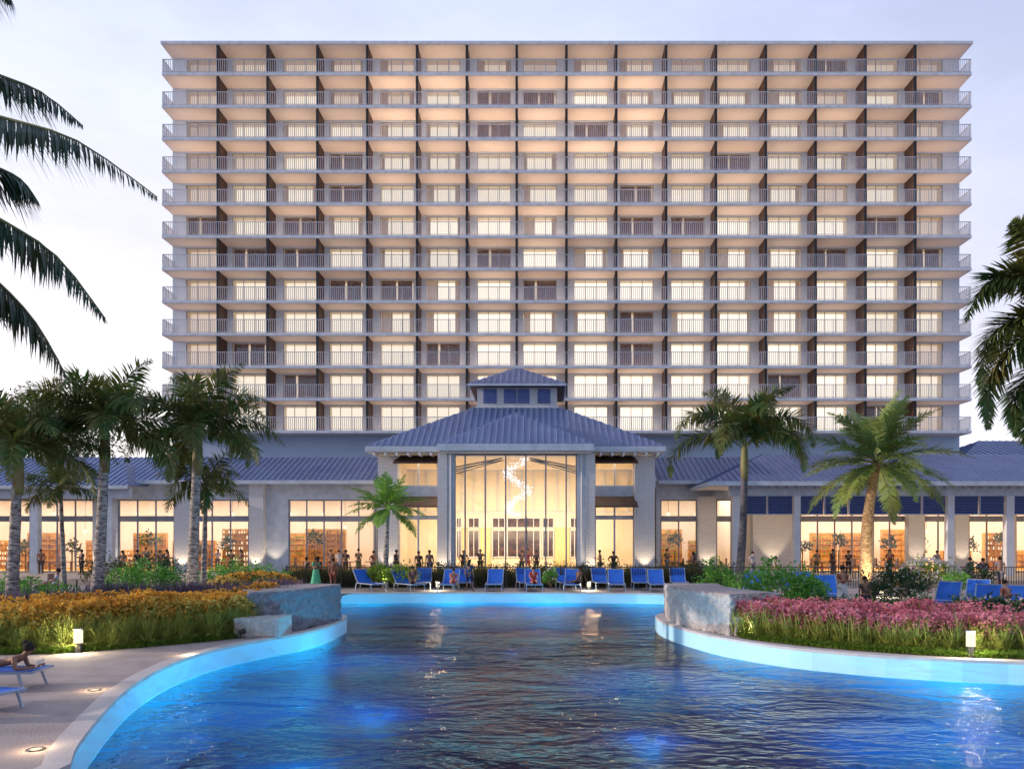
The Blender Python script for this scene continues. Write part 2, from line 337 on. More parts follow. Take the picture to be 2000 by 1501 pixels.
for i, (x, y) in enumerate(((-9, 38.6), (-4.5, 39.2), (0.5, 39.3), (5, 38.8))):
    pool_lamp(x, y, 300, ['underwater lamp at the left end of the far pool wall', 'underwater lamp left of middle under the far pool wall', 'underwater lamp right of middle under the far pool wall', 'underwater lamp at the right end of the far pool wall'][i])
for i, (x, y) in enumerate(((-4.2, 13.0), (-7.2, 19.0), (-5.6, 24.5), (9.5, 17.2), (5.6, 21.5))):
    pool_lamp(x, y, 70, ['underwater lamp nearest the camera beside the left pool bank', 'underwater lamp at the middle of the left pool bank', 'underwater lamp below the left stone wall', 'underwater lamp under the pink flower bank', 'underwater lamp under the right stone wall end'][i])

def leaves(mb, c, n_, rx, ry, rz, ls, rr, shell=.5):
    for _ in range(n_):
        th = rr.uniform(0, 2*math.pi); u = rr.uniform(-.4, 1); rad = (shell+(1-shell)*rr.random())
        q = math.sqrt(max(0, 1-u*u)); p = Vector(c)+Vector((rx*q*math.cos(th)*rad, ry*q*math.sin(th)*rad, rz*u*rad))
        p += noise.noise_vector(p*2.2)*min(rx, rz)*.5
        d = Vector((rr.uniform(-1, 1), rr.uniform(-1, 1), rr.uniform(-.2, 1.2))).normalized()*ls*rr.uniform(.6, 1.3); s_ = d.cross(Vector((rr.uniform(-1, 1), rr.uniform(-1, 1), rr.uniform(-1, 1)))).normalized()*ls*.28
        mb.add([p, p+d*.5+s_, p+d, p+d*.5-s_], [(0, 1, 2, 3)])
# ------------------------------------------------------------------ hotel tower
DF, DB = 68.0, 70.0
X0, X1 = W(316, DF), W(1898, DF)
divs = [W(424+97.5*i, DF) for i in range(15)]
edges = [X0]+divs+[X1]
sl = [Z(144.5+63.5*k, DF) for k in range(12)]   # slab centres
ROOF = Z(83, DF)
tower = thing('hotel_tower', 'twelve storey white hotel tower with lit balconies behind the blue roofed lobby', 'building', ((X0+X1)/2, DB, 0))
TX = (X0+X1)/2
def tl(mb): # to tower local
    mb.v = [(x-TX, y-DB, z) for x, y, z in mb.v]; return mb
# window openings per bay
wins = []
for bay in range(16):
    a, b_ = edges[bay], edges[bay+1]
    s_ = F/DB
    if bay == 0: w0 = a+26/s_
    elif bay == 15: w0 = a+8/s_
    elif bay % 2: w0 = a+11/s_
    else: w0 = a+16/s_
    wins.append((w0, w0+66/s_))
wb = MB(); HD = 2.40
levels = [s+0.13 for s in sl]
xs = [X0]
for w0, w1 in wins: xs += [w0, w1]
xs.append(X1)
for r_, fz in enumerate(levels):
    top = (levels[r_-1] if r_ else ROOF+0.1)-0.05
    for i in range(0, len(xs), 2): wb.box(xs[i], xs[i+1], DB, DB+0.3, fz, top)
    for w0, w1 in wins: wb.box(w0, w1, DB+.003, DB+0.297, fz+HD, top)
wb.box(X0, X1, DB, DB+0.3, 0.0, levels[-1])
wb.box(X0, X0+0.3, DB+0.3, DB+16, 0, ROOF); wb.box(X1-0.3, X1, DB+0.3, DB+16, 0, ROOF)
wb.box(X0+.3, X1-.3, DB+15.7, DB+16, 0, ROOF)
tl(wb).build('wall', 'stucco', tower)
tl(MB().box(X0-.1, X1+.1, DF-0.02, DB+16.2, ROOF-0.12, ROOF+0.12)).build('roof', 'edge', tower)
tl(MB().box(X0-.05, X1+.05, DF+.06, DB, ROOF-0.16, ROOF-0.125)).build('soffit', 'soffit', tower)
for r_, s in enumerate(sl):
    sb = tl(MB().box(X0, X1, DF, DB, s-0.10, s+0.13)).build('balcony_slab', 'edge', tower)
    tl(MB().box(X0+.03, X1-.03, DF+.05, DB-.003, s-0.13, s-0.103)).build('soffit', 'soffit', sb)
    rb = MB(); zb, zt = s+0.2, s+1.30
    rb.box(X0+.03, X1-.03, DF+.04, DF+.10, zt-.05, zt); rb.box(X0+.03, X1-.03, DF+.05, DF+.09, zb, zb+.04)
    k = int((X1-X0)/0.17)
    for i in range(k+1):
        x = X0+.05+(X1-X0-.1)*i/k; w_ = .035 if i % 12 == 0 else .019
        rb.box(x-w_, x+w_, DF+.052, DF+.088, s+.13 if i % 12 == 0 else zb+.04, zt-.05)
    for xx in (X0+.03, X1-.09):
        rb.box(xx, xx+.06, DF+.10, DB, zt-.05, zt); rb.box(xx+.01, xx+.05, DF+.10, DB, zb, zb+.04)
        for i in range(12): y = DF+.2+i*.16; rb.box(xx+.01, xx+.05, y, y+.04, zb+.04, zt-.05)
    tl(rb).build('railing', 'rail', sb)
# dividers: first 100 own objects, rest one
cnt = 0; rest = MB()
def divmat(o):
    o.data.materials.append(M['black'])
    for i, p in enumerate(o.data.polygons): p.material_index = (i//6) % 2
    return o
def divbox(mb, x, r_):
    top = (sl[r_-1]-.13 if r_ else ROOF-.16); z0 = levels[r_]
    mb.box(x-.085, x+.085, DF+.26, DB, z0, top); mb.box(x-.105, x+.105, DF+.10, DF+.26, z0, top)
for r_ in range(12):
    for x in divs:
        if cnt < 100: divbox_m = MB(); divbox(divbox_m, x, r_); divmat(tl(divbox_m).build('balcony_divider', 'divider', tower)); cnt += 1
        else: divbox(rest, x, r_)
tag(divmat(tl(rest).build('balcony_divider', 'divider', tower)), kind='stuff')
dark = {(0, 13), (1, 6), (1, 7), (1, 15), (2, 6), (2, 8), (3, 3), (3, 11), (4, 3), (4, 9), (5, 0), (5, 2), (5, 9), (5, 10), (5, 14), (6, 1), (6, 2), (6, 6), (6, 13), (6, 15), (7, 3), (7, 4), (7, 7), (8, 9), (9, 1), (9, 5), (9, 9), (10, 2), (10, 12), (11, 14)}
WW = wins[1][1]-wins[1][0]; RD = 1.1
def win_frame():
    m_ = MB(); t = .045
    m_.box(0, WW, .1, .16, HD-t, HD); m_.box(0, WW, .1, .16, 0, t)
    for x in (0, WW/3-t/2, 2*WW/3-t/2, WW-t): m_.box(x, x+t, .1, .16, t, HD-t)
    return m_
def win_pane(): return MB().box(.045, WW-.045, .125, .135, .045, HD-.045)
def win_room():
    m_ = MB(); y0, y1 = .3, RD
    m_.quad((0, y0, HD), (WW, y0, HD), (WW, y1, HD), (0, y1, HD)); m_.quad((0, y1, 0), (WW, y1, 0), (WW, y0, 0), (0, y0, 0))
    m_.quad((0, y0, 0), (0, y0, HD), (0, y1, HD), (0, y1, 0)); m_.quad((WW, y0, 0), (WW, y1, 0), (WW, y1, HD), (WW, y0, HD)); return m_
def win_curt(): # pleated
    m_ = MB(); k = 60; vs = []; fs = []
    for i in range(k+1):
        x = WW*i/k; y = RD-.06+.04*math.sin(i*1.3); vs += [(x, y, 0), (x, y, HD)]
    for i in range(k): fs.append((2*i, 2*i+2, 2*i+3, 2*i+1))
    return m_.add(vs, fs)
def win_dark(seed):
    rr = random.Random(seed); gap = WW*rr.choice((.38, .48, .62)); m_ = MB()
    for a, b_ in ((.06, gap-.09), (gap+.09, WW-rr.choice((.05, .2)))):
        k = 24; vs = []; fs = []
        for i in range(k+1):
            x = a+(b_-a)*i/k; y = .36+.04*math.sin(i*1.7); vs += [(x, y, 0.02), (x, y, HD-.02)]
        for i in range(k): fs.append((2*i, 2*i+2, 2*i+3, 2*i+1))
        m_.add(vs, fs)
    return m_
def win_sheer(seed):
    rr = random.Random(seed+77); m_ = MB()
    for a, b_ in ((.06, .06+WW*rr.choice((.1, .2, .33))), (WW-WW*rr.choice((.08, .15, .33)), WW-.06))[:rr.choice((1, 2, 2))]:
        k = 12; vs = []; fs = []
        for i in range(k+1): x = a+(b_-a)*i/k; y = .4+.035*math.sin(i*2.1); vs += [(x, y, .02), (x, y, HD-.02)]
        for i in range(k): fs.append((2*i, 2*i+2, 2*i+3, 2*i+1))
        m_.add(vs, fs)
    return m_
M['sheer'] = mat('sheer_curtain', (0.62, 0.50, 0.42), (0.5, 0.4, 0.34), 10, 0.9, stretch=(4, 4, .5), trans=0.45)
def level(r_, b_):
    if r_ == 0: v = 0.8
    elif r_ < 5: v = 1.2+1.1*math.exp(-((b_-8)/5.0)**2)
    else: v = 1.7+1.6*math.exp(-((b_-9.5)/5.5)**4)
    if b_ < 3 and r_ > 4: v += 0.25
    if b_ in (0, 15): v -= 0.7
    v += random.uniform(-.35, .35); return max(0, min(3, int(round(v))))
protoF = protoP = protoR = protoC = None; me_cache = {}
def mesh_obj(name, key, fn, m_, parent, loc=(0, 0, 0)):
    kk = (key, m_)
    if kk not in me_cache:
        me = bpy.data.meshes.new(name); mm_ = fn(); me.from_pydata(mm_.v, [], mm_.f); me.update(); me.materials.append(M[m_]); me_cache[kk] = me
    o = bpy.data.objects.new(name, me_cache[kk]); C.objects.link(o); o.parent = parent; o.location = loc; return o
rb_ = {'f': MB(), 'p': MB(), 'r': MB(), 'c0': MB(), 'c1': MB(), 'c2': MB(), 'c3': MB(), 'd': MB()}
def addto(dst, src, off): dst.add([(v[0]+off[0], v[1]+off[1], v[2]+off[2]) for v in src.v], src.f)
order = sorted(((r_, b_) for r_ in range(12) for b_ in range(16)), key=lambda q: (q[0] >= 9, abs(q[0]-3)*.2+abs(q[1]-7.5)))
first = set(order[:100])
for r_, b_ in order:
    off = (wins[b_][0]-TX, 0, levels[r_]); lv = level(r_, b_); dk = (r_, b_) in dark
    if (r_, b_) in first:
        w_ = mesh_obj('window', 'wf', win_frame, 'frame', tower, off)
        mesh_obj('pane', 'wp', win_pane, 'glass', w_); mesh_obj('room_lining', 'wr', win_room, 'plaster', w_)
        mesh_obj('lit_room', 'wc', win_curt, 'curt%d' % (1 if dk else lv), w_)
        if not dk and random.random() < .5: s_ = random.randint(0, 5); mesh_obj('curtain', 'ws%d' % s_, lambda: win_sheer(s_), 'sheer', w_)
        if dk: s_ = random.randint(0, 3); mesh_obj('curtain', 'wd%d' % s_, lambda: win_dark(s_), 'brownc', w_)
    else:
        addto(rb_['f'], win_frame(), off); addto(rb_['p'], win_pane(), off); addto(rb_['r'], win_room(), off); addto(rb_['c%d' % (1 if dk else lv)], win_curt(), off)
        if dk: addto(rb_['d'], win_dark(random.randint(0, 3)), off)
wr = tag(rb_['f'].build('window', 'frame', tower), kind='stuff')
for k, nm, mm_ in (('p', 'pane', 'glass'), ('r', 'room_lining', 'plaster'), ('c0', 'lit_room', 'curt0'), ('c1', 'lit_room', 'curt1'), ('c2', 'lit_room', 'curt2'), ('c3', 'lit_room', 'curt3'), ('d', 'curtain', 'brownc')):
    if rb_[k].v: tag(rb_[k].build(nm, mm_, wr), kind='stuff')
# added soffit fill: area strips without fixtures over each balcony floor, aimed up
for r_ in range(12):
    z = levels[r_]+HD+0.02
    for seg in range(8):
        xa = X0+(X1-X0)*(seg+.5)/8; cen = math.exp(-((seg-3.3)/3.0)**2)*random.uniform(.65, 1.6)
        e = (185 if r_ else 110)*(0.45+0.75*cen)*(0.5 if r_ > 5 else 1)
        light('AREA', 'soffit_fill', (xa-TX, -0.75, levels[r_]+.06), e, (1.0, 0.66, 0.42), rot=(R(180-12), 0, 0), parent=tower, shape='RECTANGLE', size=(X1-X0)/8, size_y=1.0)

# ------------------------------------------------------------------ roofs with standing seams
def roofplane(pts, parent, spacing=0.42, name='roof', thick=0.10, sname='seam'):
    """planar polygon, first edge = eave (pts[0]->pts[1]); ribs run up the slope"""
    pts = [Vector(p) for p in pts]; u = (pts[1]-pts[0]); u.z = 0; u.normalize()
    nrm = (pts[1]-pts[0]).cross(pts[2]-pts[0]).normalized()
    if nrm.z < 0: nrm = -nrm
    v = nrm.cross(u).normalized()
    if v.z < 0: v = -v
    o = pts[0]; uv = [((p-o).dot(u), (p-o).dot(v)) for p in pts]
    m_ = MB(); k = len(pts); off = nrm*-thick
    m_.add([p for p in pts]+[p+off for p in pts], [tuple(range(k)), tuple(range(k, 2*k))[::-1]]+[(i, (i+1) % k, k+(i+1) % k, k+i) for i in range(k)])
    s_ = m_; nf0 = len(m_.f); u0 = min(a for a, _ in uv)+spacing/2; u1 = max(a for a, _ in uv); x = u0
    while x < u1:
        vs = []
        for i in range(k):
            (a0, b0), (a1, b1) = uv[i], uv[(i+1) % k]
            if (a0-x)*(a1-x) < 0: vs.append(b0+(b1-b0)*(x-a0)/(a1-a0))
        if len(vs) >= 2 and max(vs)-min(vs) > 0.1:
            s_.bar(o+u*x+v*min(vs)+nrm*.03, o+u*x+v*max(vs)+nrm*.03, .045, .06, up=nrm)
        x += spacing
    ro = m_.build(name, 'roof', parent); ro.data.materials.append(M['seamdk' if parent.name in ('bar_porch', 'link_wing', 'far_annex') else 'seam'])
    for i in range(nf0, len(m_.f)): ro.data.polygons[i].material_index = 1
    return ro
def glazing(parent, x0, x1, y, z0, z1, nx, bands=(), t=.07, name='window', fm='frame'):
    m_ = MB(); m_.box(x0, x1, y, y+.1, z1-t, z1); m_.box(x0, x1, y, y+.1, z0, z0+t)
    zz = [z0+t]
    for (a, b_) in bands: m_.box(x0, x1, y-.01, y+.09, a, b_)
    for i in range(nx+1):
        x = x0+(x1-x0-t)*i/nx; m_.box(x, x+t, y-.003, y+.097, z0+t, z1-t)
    w_ = m_.build(name, fm, parent)
    MB().box(x0+t, x1-t, y+.04, y+.055, z0+t, z1-t).build('pane', 'glass', w_); return w_

# ------------------------------------------------------------------ lobby pavilion
lob = thing('lobby_pavilion', 'lobby pavilion with hipped blue metal roof, louvred cupola and tall glass bay', 'building', (0, 0, 0))
G = 0.3
ey, ex0, ex1, ez = 51.8, W(715, 51.8), W(1300, 51.8), Z(870, 51.8)
cx0, cx1, cy0, cy1, cz = W(925, 57), W(1095, 57), 57.0, 62.6, Z(796, 57)
by = 67.6
roofplane([(ex0, ey, ez), (ex1, ey, ez), (cx1, cy0, cz), (cx0, cy0, cz)], lob)
roofplane([(ex1, by, ez), (ex0, by, ez), (cx0, cy1, cz), (cx1, cy1, cz)], lob)
roofplane([(ex0, by, ez), (ex0, ey, ez), (cx0, cy0, cz), (cx0, cy1, cz)], lob)
roofplane([(ex1, ey, ez), (ex1, by, ez), (cx1, cy1, cz), (cx1, cy0, cz)], lob)
# bay roof
ax0, ax1, ay, az = W(855, 49.3), W(1160, 49.3), 49.3, Z(866, 49.3)
apx, apy, apz = W(1008, 52.5), 52.5, Z(806, 52.5)
sl_ = (cz-ez)/(cy0-ey); ry = ey+(apz-ez)/sl_; iy = ey+(az-ez)/sl_+.1
roofplane([(ax0, ay, az), (ax1, ay, az), (apx, apy, apz)], lob)
roofplane([(ax0, iy+.6, az+.05), (ax0, ay, az), (apx, apy, apz), (apx, ry+.2, apz)], lob)
roofplane([(ax1, ay, az), (ax1, iy+.6, az+.05), (apx, ry+.2, apz), (apx, apy, apz)], lob)
fb = MB(); fh = .34
for a, b_ in (((ex0, ey), (ex1, ey)), ((ex0, ey), (ex0, by)), ((ex1, ey), (ex1, by))):
    fb.bar((a[0], a[1], ez-.2), (b_[0], b_[1], ez-.2), .12, fh)
fb.build('fascia', 'fascia', lob)
fb = MB()
for a, b_ in (((ax0, ay), (ax1, ay)), ((ax0, ay), (ax0, 51.6)), ((ax1, ay), (ax1, 51.6))):
    fb.bar((a[0], a[1], az-.22), (b_[0], b_[1], az-.22), .12, .42)
fb.build('fascia', 'fascia', lob)
MB().box(ex0+.1, ex1-.1, ey+.1, by-.1, ez-.42, ez-.36).build('soffit', 'white', lob)
MB().box(ax0+.1, ax1-.1, ay+.1, 52.2, az-.52, az-.45).build('soffit', 'white', lob)
for i in range(26):
    x = ex0+.5+(ex1-ex0-1)*i/25
    if ax0-.2 < x < ax1+.2: continue
    MB().box(x-.06, x+.06, ey-.05, ey+1.1, ez-.62, ez-.425).build('rafter_tail', 'white', lob)
# cupola
cu = MB(); kx0, kx1, ky0, ky1, kz = W(932, 57.1), W(1088, 57.1), 57.15, 62.4, Z(753, 57.1)
cu.box(kx0, kx1, ky0, ky1, cz-.8, kz)
cup = cu.build('cupola', 'brick', lob)
MB().box(kx0-.1, kx1+.1, ky0-.1, ky0-.003, cz-.1, cz+.12).build('sill', 'white', cup)
for a, b_ in ((944, 970), (984, 1009), (1011, 1034), (1050, 1075)):
    lm = MB(); xa, xb = W(a, 57.1), W(b_, 57.1); z0, z1 = Z(787, 57.1), Z(759, 57.1)
    lm.box(xa, xb, ky0-.03, ky0-.004, z0, z1)
    for i in range(6): zz = z0+(z1-z0)*(i+.3)/6; lm.bar((xa, ky0-.07, zz), (xb, ky0-.07, zz), .09, .03)
    lm.build('louvre', 'louvre', cup)
ux0, ux1, uy0, uy1, uz = W(915, 56.4), W(1105, 56.4), 56.4, 63.2, Z(748, 56.4)
apex = (W(1010, 59.8), 59.8, Z(718, 59.8))
for a, b_ in (((ux0, uy0), (ux1, uy0)), ((ux1, uy0), (ux1, uy1)), ((ux1, uy1), (ux0, uy1)), ((ux0, uy1), (ux0, uy0))):
    roofplane([(a[0], a[1], uz), (b_[0], b_[1], uz), apex], lob, .42, 'cupola_roof')
cf = MB()
for a, b_ in (((ux0, uy0), (ux1, uy0)), ((ux1, uy0), (ux1, uy1)), ((ux0, uy1), (ux0, uy0))): cf.bar((*a, uz-.1), (*b_, uz-.1), .1, .16)
cf.build('cupola_fascia', 'fascia', lob); MB().box(ux0+.06, ux1-.06, uy0+.06, uy1-.06, uz-.19, uz-.12).build('cupola_soffit', 'divider', lob)
# piers
pz = ez-.45
def pier(x0, x1, y0, y1, z1, parent, flare=True):
    m_ = MB(); m_.box(x0, x1, y0, y1, G, z1); return m_.build('pier', 'brick', parent)
pier(W(738, 53), W(776, 53), 53, 54.2, pz, lob); pier(W(1240, 53), W(1279, 53), 53, 54.2, pz, lob)
BY = 50.0
for a, b_ in ((855, 873), (1144, 1162)): pier(W(a, BY), W(b_, BY), BY-.05, BY+.8, az-.53, lob)
for a, b_ in ((873, 888), (1128, 1144)):
    m_ = MB(); m_.box(W(a, BY), W(b_, BY), BY+.05, BY+.4, G, az-.53); m_.build('bay_column', 'fascia', lob)
    xm = W((a+b_)/2, BY); MB().tube([(xm, BY-.05, G), (xm, BY-.05, az-.5)], .06, 8).build('downpipe', 'white', lob)
gx0, gx1 = W(888, BY), W(1128, BY)
bw = MB(); gz1 = az-.53
bw.box(gx0, gx1, BY+.1, BY+.25, gz1-.12, gz1); bw.box(gx0, gx1, BY+.1, BY+.25, G, G+.25)
for px in (888, 908, 947.5, 987.5, 1027, 1066, 1106, 1126): x = W(px, BY); bw.box(x-.045, x+.045, BY+.1, BY+.28, G+.25, gz1-.12)
for x_ in (): pass
gb = bw.build('glass_bay', 'frame', lob); MB().box(gx0, gx1, BY+.17, BY+.19, G+.25, gz1-.12).build('pane', 'glass', gb)
# side returns of the bay
for px in (857, 1160):
    x = W(px, BY); MB().box(x-.1, x+.1, BY+.8, 53.4, G, az-.53).build('bay_side_wall', 'brick', lob)
for (a, b_) in ((776, 857), (1161, 1240)):
    xa, xb, y = W(a, 53.5), W(b_, 53.5), 53.6
    zs = [Z(v, 53.6) for v in (897, 950, 985, 1006, 1014)]
    glazing(lob, xa, xb, y, zs[1], zs[0]+.35, 2, t=.1, fm='white')
    MB().box(xa, xb, y-.1, y+.2, zs[2]-.02, zs[1]).build('spandrel', 'fascia', lob)
    glazing(lob, xa, xb, y, G, zs[2]-.02, 2, bands=((zs[4], zs[3]),), t=.12, fm='fascia')
    MB().box(xa, xb, y, y+.25, zs[0]+.35, pz).build('wall', 'brick', lob)
    for zt in (8.33, Z(966, 53)):
        am = MB(); h_ = .55 if zt > 8 else .75
        am.add([(xa, y, zt), (xb, y, zt), (xb+.1, y-1.15, zt-h_), (xa-.1, y-1.15, zt-h_), (xa, y, zt-.06), (xb, y, zt-.06), (xb+.1, y-1.15, zt-h_-.1), (xa-.1, y-1.15, zt-h_-.1)],
               [(3, 2, 1, 0), (4, 5, 6, 7), (0, 1, 5, 4), (2, 3, 7, 6), (1, 2, 6, 5), (3, 0, 4, 7)])
        aw = am.build('awning', 'awning', lob)
        bm_ = MB()
        for xx in (xa+.03, xb-.03): bm_.bar((xx, y-.02, zt-1.15), (xx, y-1.0, zt-h_+.0), .06); bm_.bar((xx, y-.04, zt-1.2), (xx, y-.04, zt-.5), .06)
        bm_.build('bracket', 'white', aw)
# interior
IY = 64.0; ix0, ix1 = W(738, 53)+.15, W(1279, 53)-.15
im = MB(); im.box(ix0, ix1, IY, IY+.2, G, ez-.45); im.box(ix0-.1, ix0, 54.3, IY, G, ez-.45); im.box(ix1, ix1+.1, 54.3, IY, G, ez-.45)
im.build('interior_wall', 'plaster', lob)
MB().box(ix0, ix1, BY+.5, IY, G, G+.01).build('interior_floor', 'plaster', lob)
MB().box(ix0, ix1, 52.3, IY, ez-.52, ez-.46).build('interior_ceiling', 'plaster', lob)
bn = MB()
for py in (918, 1000): bn.box(ix0, ix1, IY-.12, IY-.003, Z(py+1.5, IY), Z(py-1.5, IY))
for i in range(19): x = ix0+.5+i*.95; bn.box(x, x+.12, IY-.1, IY-.004, Z(998, IY), Z(920, IY))
bn.build('wall_trim', 'white', lob)
for a, b_ in ((893, 900), (916, 935), (963, 985), (992, 1028), (1030, 1054), (1061, 1080), (1115, 1129)):
    for (u_, v_) in ((1012, 1029), (1036, 1086)):
        xa, xb = W(a, IY), W(b_, IY); z0, z1 = Z(v_, IY), Z(u_, IY)
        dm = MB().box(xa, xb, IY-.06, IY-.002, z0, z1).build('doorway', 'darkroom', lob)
        t = .08; d2 = MB(); d2.box(xa-t, xb+t, IY-.14, IY-.061, z1, z1+t); d2.box(xa-t, xb+t, IY-.14, IY-.061, z0-t, z0); d2.box(xa-t, xa, IY-.14, IY-.061, z0, z1); d2.box(xb, xb+t, IY-.14, IY-.061, z0, z1)
        d2.box((xa+xb)/2-.03, (xa+xb)/2+.03, IY-.12, IY-.062, z0, z1); d2.build('frame', 'white', dm)
for a, b_ in ((938, 958), (1084, 1112), (903, 912), (1133, 1140)):
    MB().box(W(a, IY), W(b_, IY), IY-.2, IY-.06, G, Z(1030, IY)).build('drape', 'ydrape', lob)
tm = MB()
for sx in (-1, 1):
    for yy in (52.6, 54.0): tm.bar((apx+sx*.9, yy, 8.05), (apx+sx*4.6, yy, 7.35), .08); tm.bar((apx+sx*.9, yy, 8.05), (apx+sx*4.6, yy, 7.0), .06)
tm.build('truss', 'dark', lob)
light('AREA', 'lobby_lamp', (-1.6, 57.0, 7.9), 1500, (1.0, 0.78, 0.52), parent=lob, shape='RECTANGLE', size=14, size_y=8)
light('AREA', 'lobby_lamp', (-1.6, 60.5, 3.2), 420, (1.0, 0.76, 0.45), rot=(R(80), 0, 0), parent=lob, shape='RECTANGLE', size=14, size_y=1)
# chandelier
ch = thing('chandelier', 'white spiral chandelier of small crystals hanging in the glass bay', 'chandelier', (W(1007, 54), 54, Z(884, 54)))
MB().tube([(0, 0, 0), (0, 0, .12)], .75, 20).build('canopy', 'dark', ch)
cm = MB(); rr = random.Random(3)
for i in range(900):
    t = i/900; ang = t*math.pi*3.6; rad = .38+.34*math.sin(t*math.pi*2.2+.8)**2+.08; z = -.25-4.1*t
    cm.ball((rad*math.cos(ang)+rr.gauss(0, .17), rad*math.sin(ang)+rr.gauss(0, .17), z+rr.gauss(0, .12)), rr.uniform(.016, .038), 2)
cm.build('crystal_spiral', 'crystal', ch)
wm = MB()
for i in range(14): a = i*2.4; wm.bar((.5*math.cos(a), .5*math.sin(a), 0), (.4*math.cos(a), .4*math.sin(a), -1-3*rr.random()), .008)
wm.build('wires', 'white', ch)
# wings --------------------------------------------------------------
def wing(name, label, xa, xb, wl, dfac, eave_d, ez_, ridge_d, rz, open_, px_off=None, back=9.0, upl=(), beam=None):
    t = thing(name, label, 'building', (0, 0, 0))
    return t
FD = 58.0
zb1, zb2, zb3 = Z(975, FD), Z(1007, FD), Z(1018, FD)
def facade(parent, wl, xa, xb, top, mat_='fascia', nxs=None):
    """wall with openings wl = [(x0,x1,n)]"""
    m_ = MB(); xs_ = [xa]
    for a, b_, _ in wl: xs_ += [a, b_]
    xs_.append(xb)
    for i in range(0, len(xs_), 2): m_.box(xs_[i], xs_[i+1], FD, FD+.3, G, zb1)
    m_.box(xa, xb, FD-.003, FD+.297, zb1, top); m_.build('wall', mat_, parent)
    for a, b_, k in wl: glazing(parent, a, b_, FD+.1, G, zb1, k, bands=((zb3, zb2),), t=.09)
def interior(parent, xa, xb, back, top, seed=0, energy=900):
    B = FD+back
    m_ = MB(); m_.box(xa, xb, B, B+.2, G, top); m_.box(xa-.1, xa, FD+.3, B, G, top); m_.box(xb, xb+.1, FD+.3, B, G, top); m_.build('interior_wall', 'plaster', parent)
    MB().box(xa, xb, FD+.3, B, G, G+.01).build('interior_floor', 'wood', parent)
    MB().box(xa, xb, FD+.3, B, top, top+.05).build('interior_ceiling', 'plaster', parent)
    light('AREA', 'room_lamp', ((xa+xb)/2, FD+back*.5, top-.3), energy*1.9*(xb-xa)/25, (1.0, 0.89, 0.76), parent=parent, shape='RECTANGLE', size=(xb-xa)*.95, size_y=back*.6)
    rr = random.Random(seed); x = xa+1
    for q in range(int((xb-xa)/2.2)):
        px_ = xa+1+q*2.2+rr.uniform(-.3, .3); pz_ = rr.choice((3.3, 3.6, 4.6)); py_ = FD+rr.uniform(1.6, 4)
        pn = MB().ball((px_, py_, pz_), .16, 5).build('pendant_lamp', 'lampglow', parent); MB().bar((px_, py_, pz_+.15), (px_, py_, top-.02), .02).build('cord', 'dark', pn)
    pl_ = MB()
    for q in range(int((xb-xa)/3.1)):
        px_ = xa+1.5+q*3.1+rr.uniform(-.5, .5); py_ = FD+rr.uniform(1.0, 2.5); leaves(pl_, (px_, py_, 2.1+rr.uniform(-.4, .6)), 110, .6, .5, .8, .3, rr); pl_.bar((px_, py_, G), (px_, py_, 1.9), .07)
    pl_.build('indoor_plants', 'leafol', parent)
    for q in range(int((xb-xa)/1.6)):
        px_ = xa+.8+q*1.6; tb_m = MB(); tb_m.box(px_, px_+.9, FD+1.2, FD+1.9, 1.0, 1.05); tb_m.box(px_+.4, px_+.5, FD+1.5, FD+1.6, G, 1.0)
        for k in (0, 1): tb_m.box(px_-.45+k*1.35, px_-.05+k*1.35, FD+1.3, FD+1.7, .70, .78); tb_m.box(px_-.42+k*1.62, px_-.36+k*1.62, FD+1.3, FD+1.7, .78, 1.3)
        tb_m.build('dining_set', 'brownc', parent)
    while x < xb-2:
        w_ = rr.uniform(1.6, 3.4); h_ = rr.choice((1.5, 2.3, 2.9, 3.2)); y = B-.02-rr.uniform(1, back*.55)
        s_ = MB(); s_.box(x, x+w_, y, y+.4, G, G+h_)
        for k in range(int(h_/.42)): s_.box(x-.05, x+w_+.05, y-.12, y+.0, G+.3+k*.42, G+.34+k*.42)
        for k in range(int(w_/.8)+1): s_.box(x+k*.8-.02, x+k*.8+.03, y-.13, y, G, G+h_)
        sh = s_.build('bar_shelf', 'wood', parent)
        bt = MB()
        for k in range(int(h_/.42)):
            for q in range(int(w_/.2)):
                if rr.random() < .55: bx = x+.08+q*.2; bt.tube([(bx, y-.06, G+.34+k*.42), (bx, y-.06, G+.34+k*.42+rr.uniform(.14, .26))], .035, 5)
        bt.build('bottles', rr.choice(('lampglow', 'frondlt', 'brownc', 'wood')), sh)
        x += w_+rr.uniform(.2, 1.2)
lw = thing('dining_wing', 'long low dining wing left of the lobby with blue metal roof and tall lit windows', 'building')
LX0, LX1 = -56, W(738, FD)-.1
wl = [(W(a, FD), W(b_, FD), k) for a, b_, k in ((-330, -215, 3), (-190, -75, 3), (-45, 58, 3), (73, 182, 3), (230, 340, 3), (376, 486, 3), (563, 735, 5))]
facade(lw, wl, LX0, LX1, Z(936, FD)); interior(lw, LX0+.5, LX1-.3, 9, 6.6, 1, 1150)
eL, rL = Z(938, 57), Z(893, 62)
roofplane([(LX0, 57, eL), (LX1+.1, 57, eL), (LX1+.1, 62, rL), (LX0, 62, rL)], lw)
roofplane([(LX1+.1, 67, eL), (LX0, 67, eL), (LX0, 62, rL), (LX1+.1, 62, rL)], lw)
m_ = MB(); m_.box(LX0, LX1, 56.9, 57.02, eL-.24, eL+.02); m_.build('gutter', 'fascia', lw)
MB().box(LX0, LX1, 57.02, FD, eL-.14, eL-.10).build('soffit', 'fascia', lw)
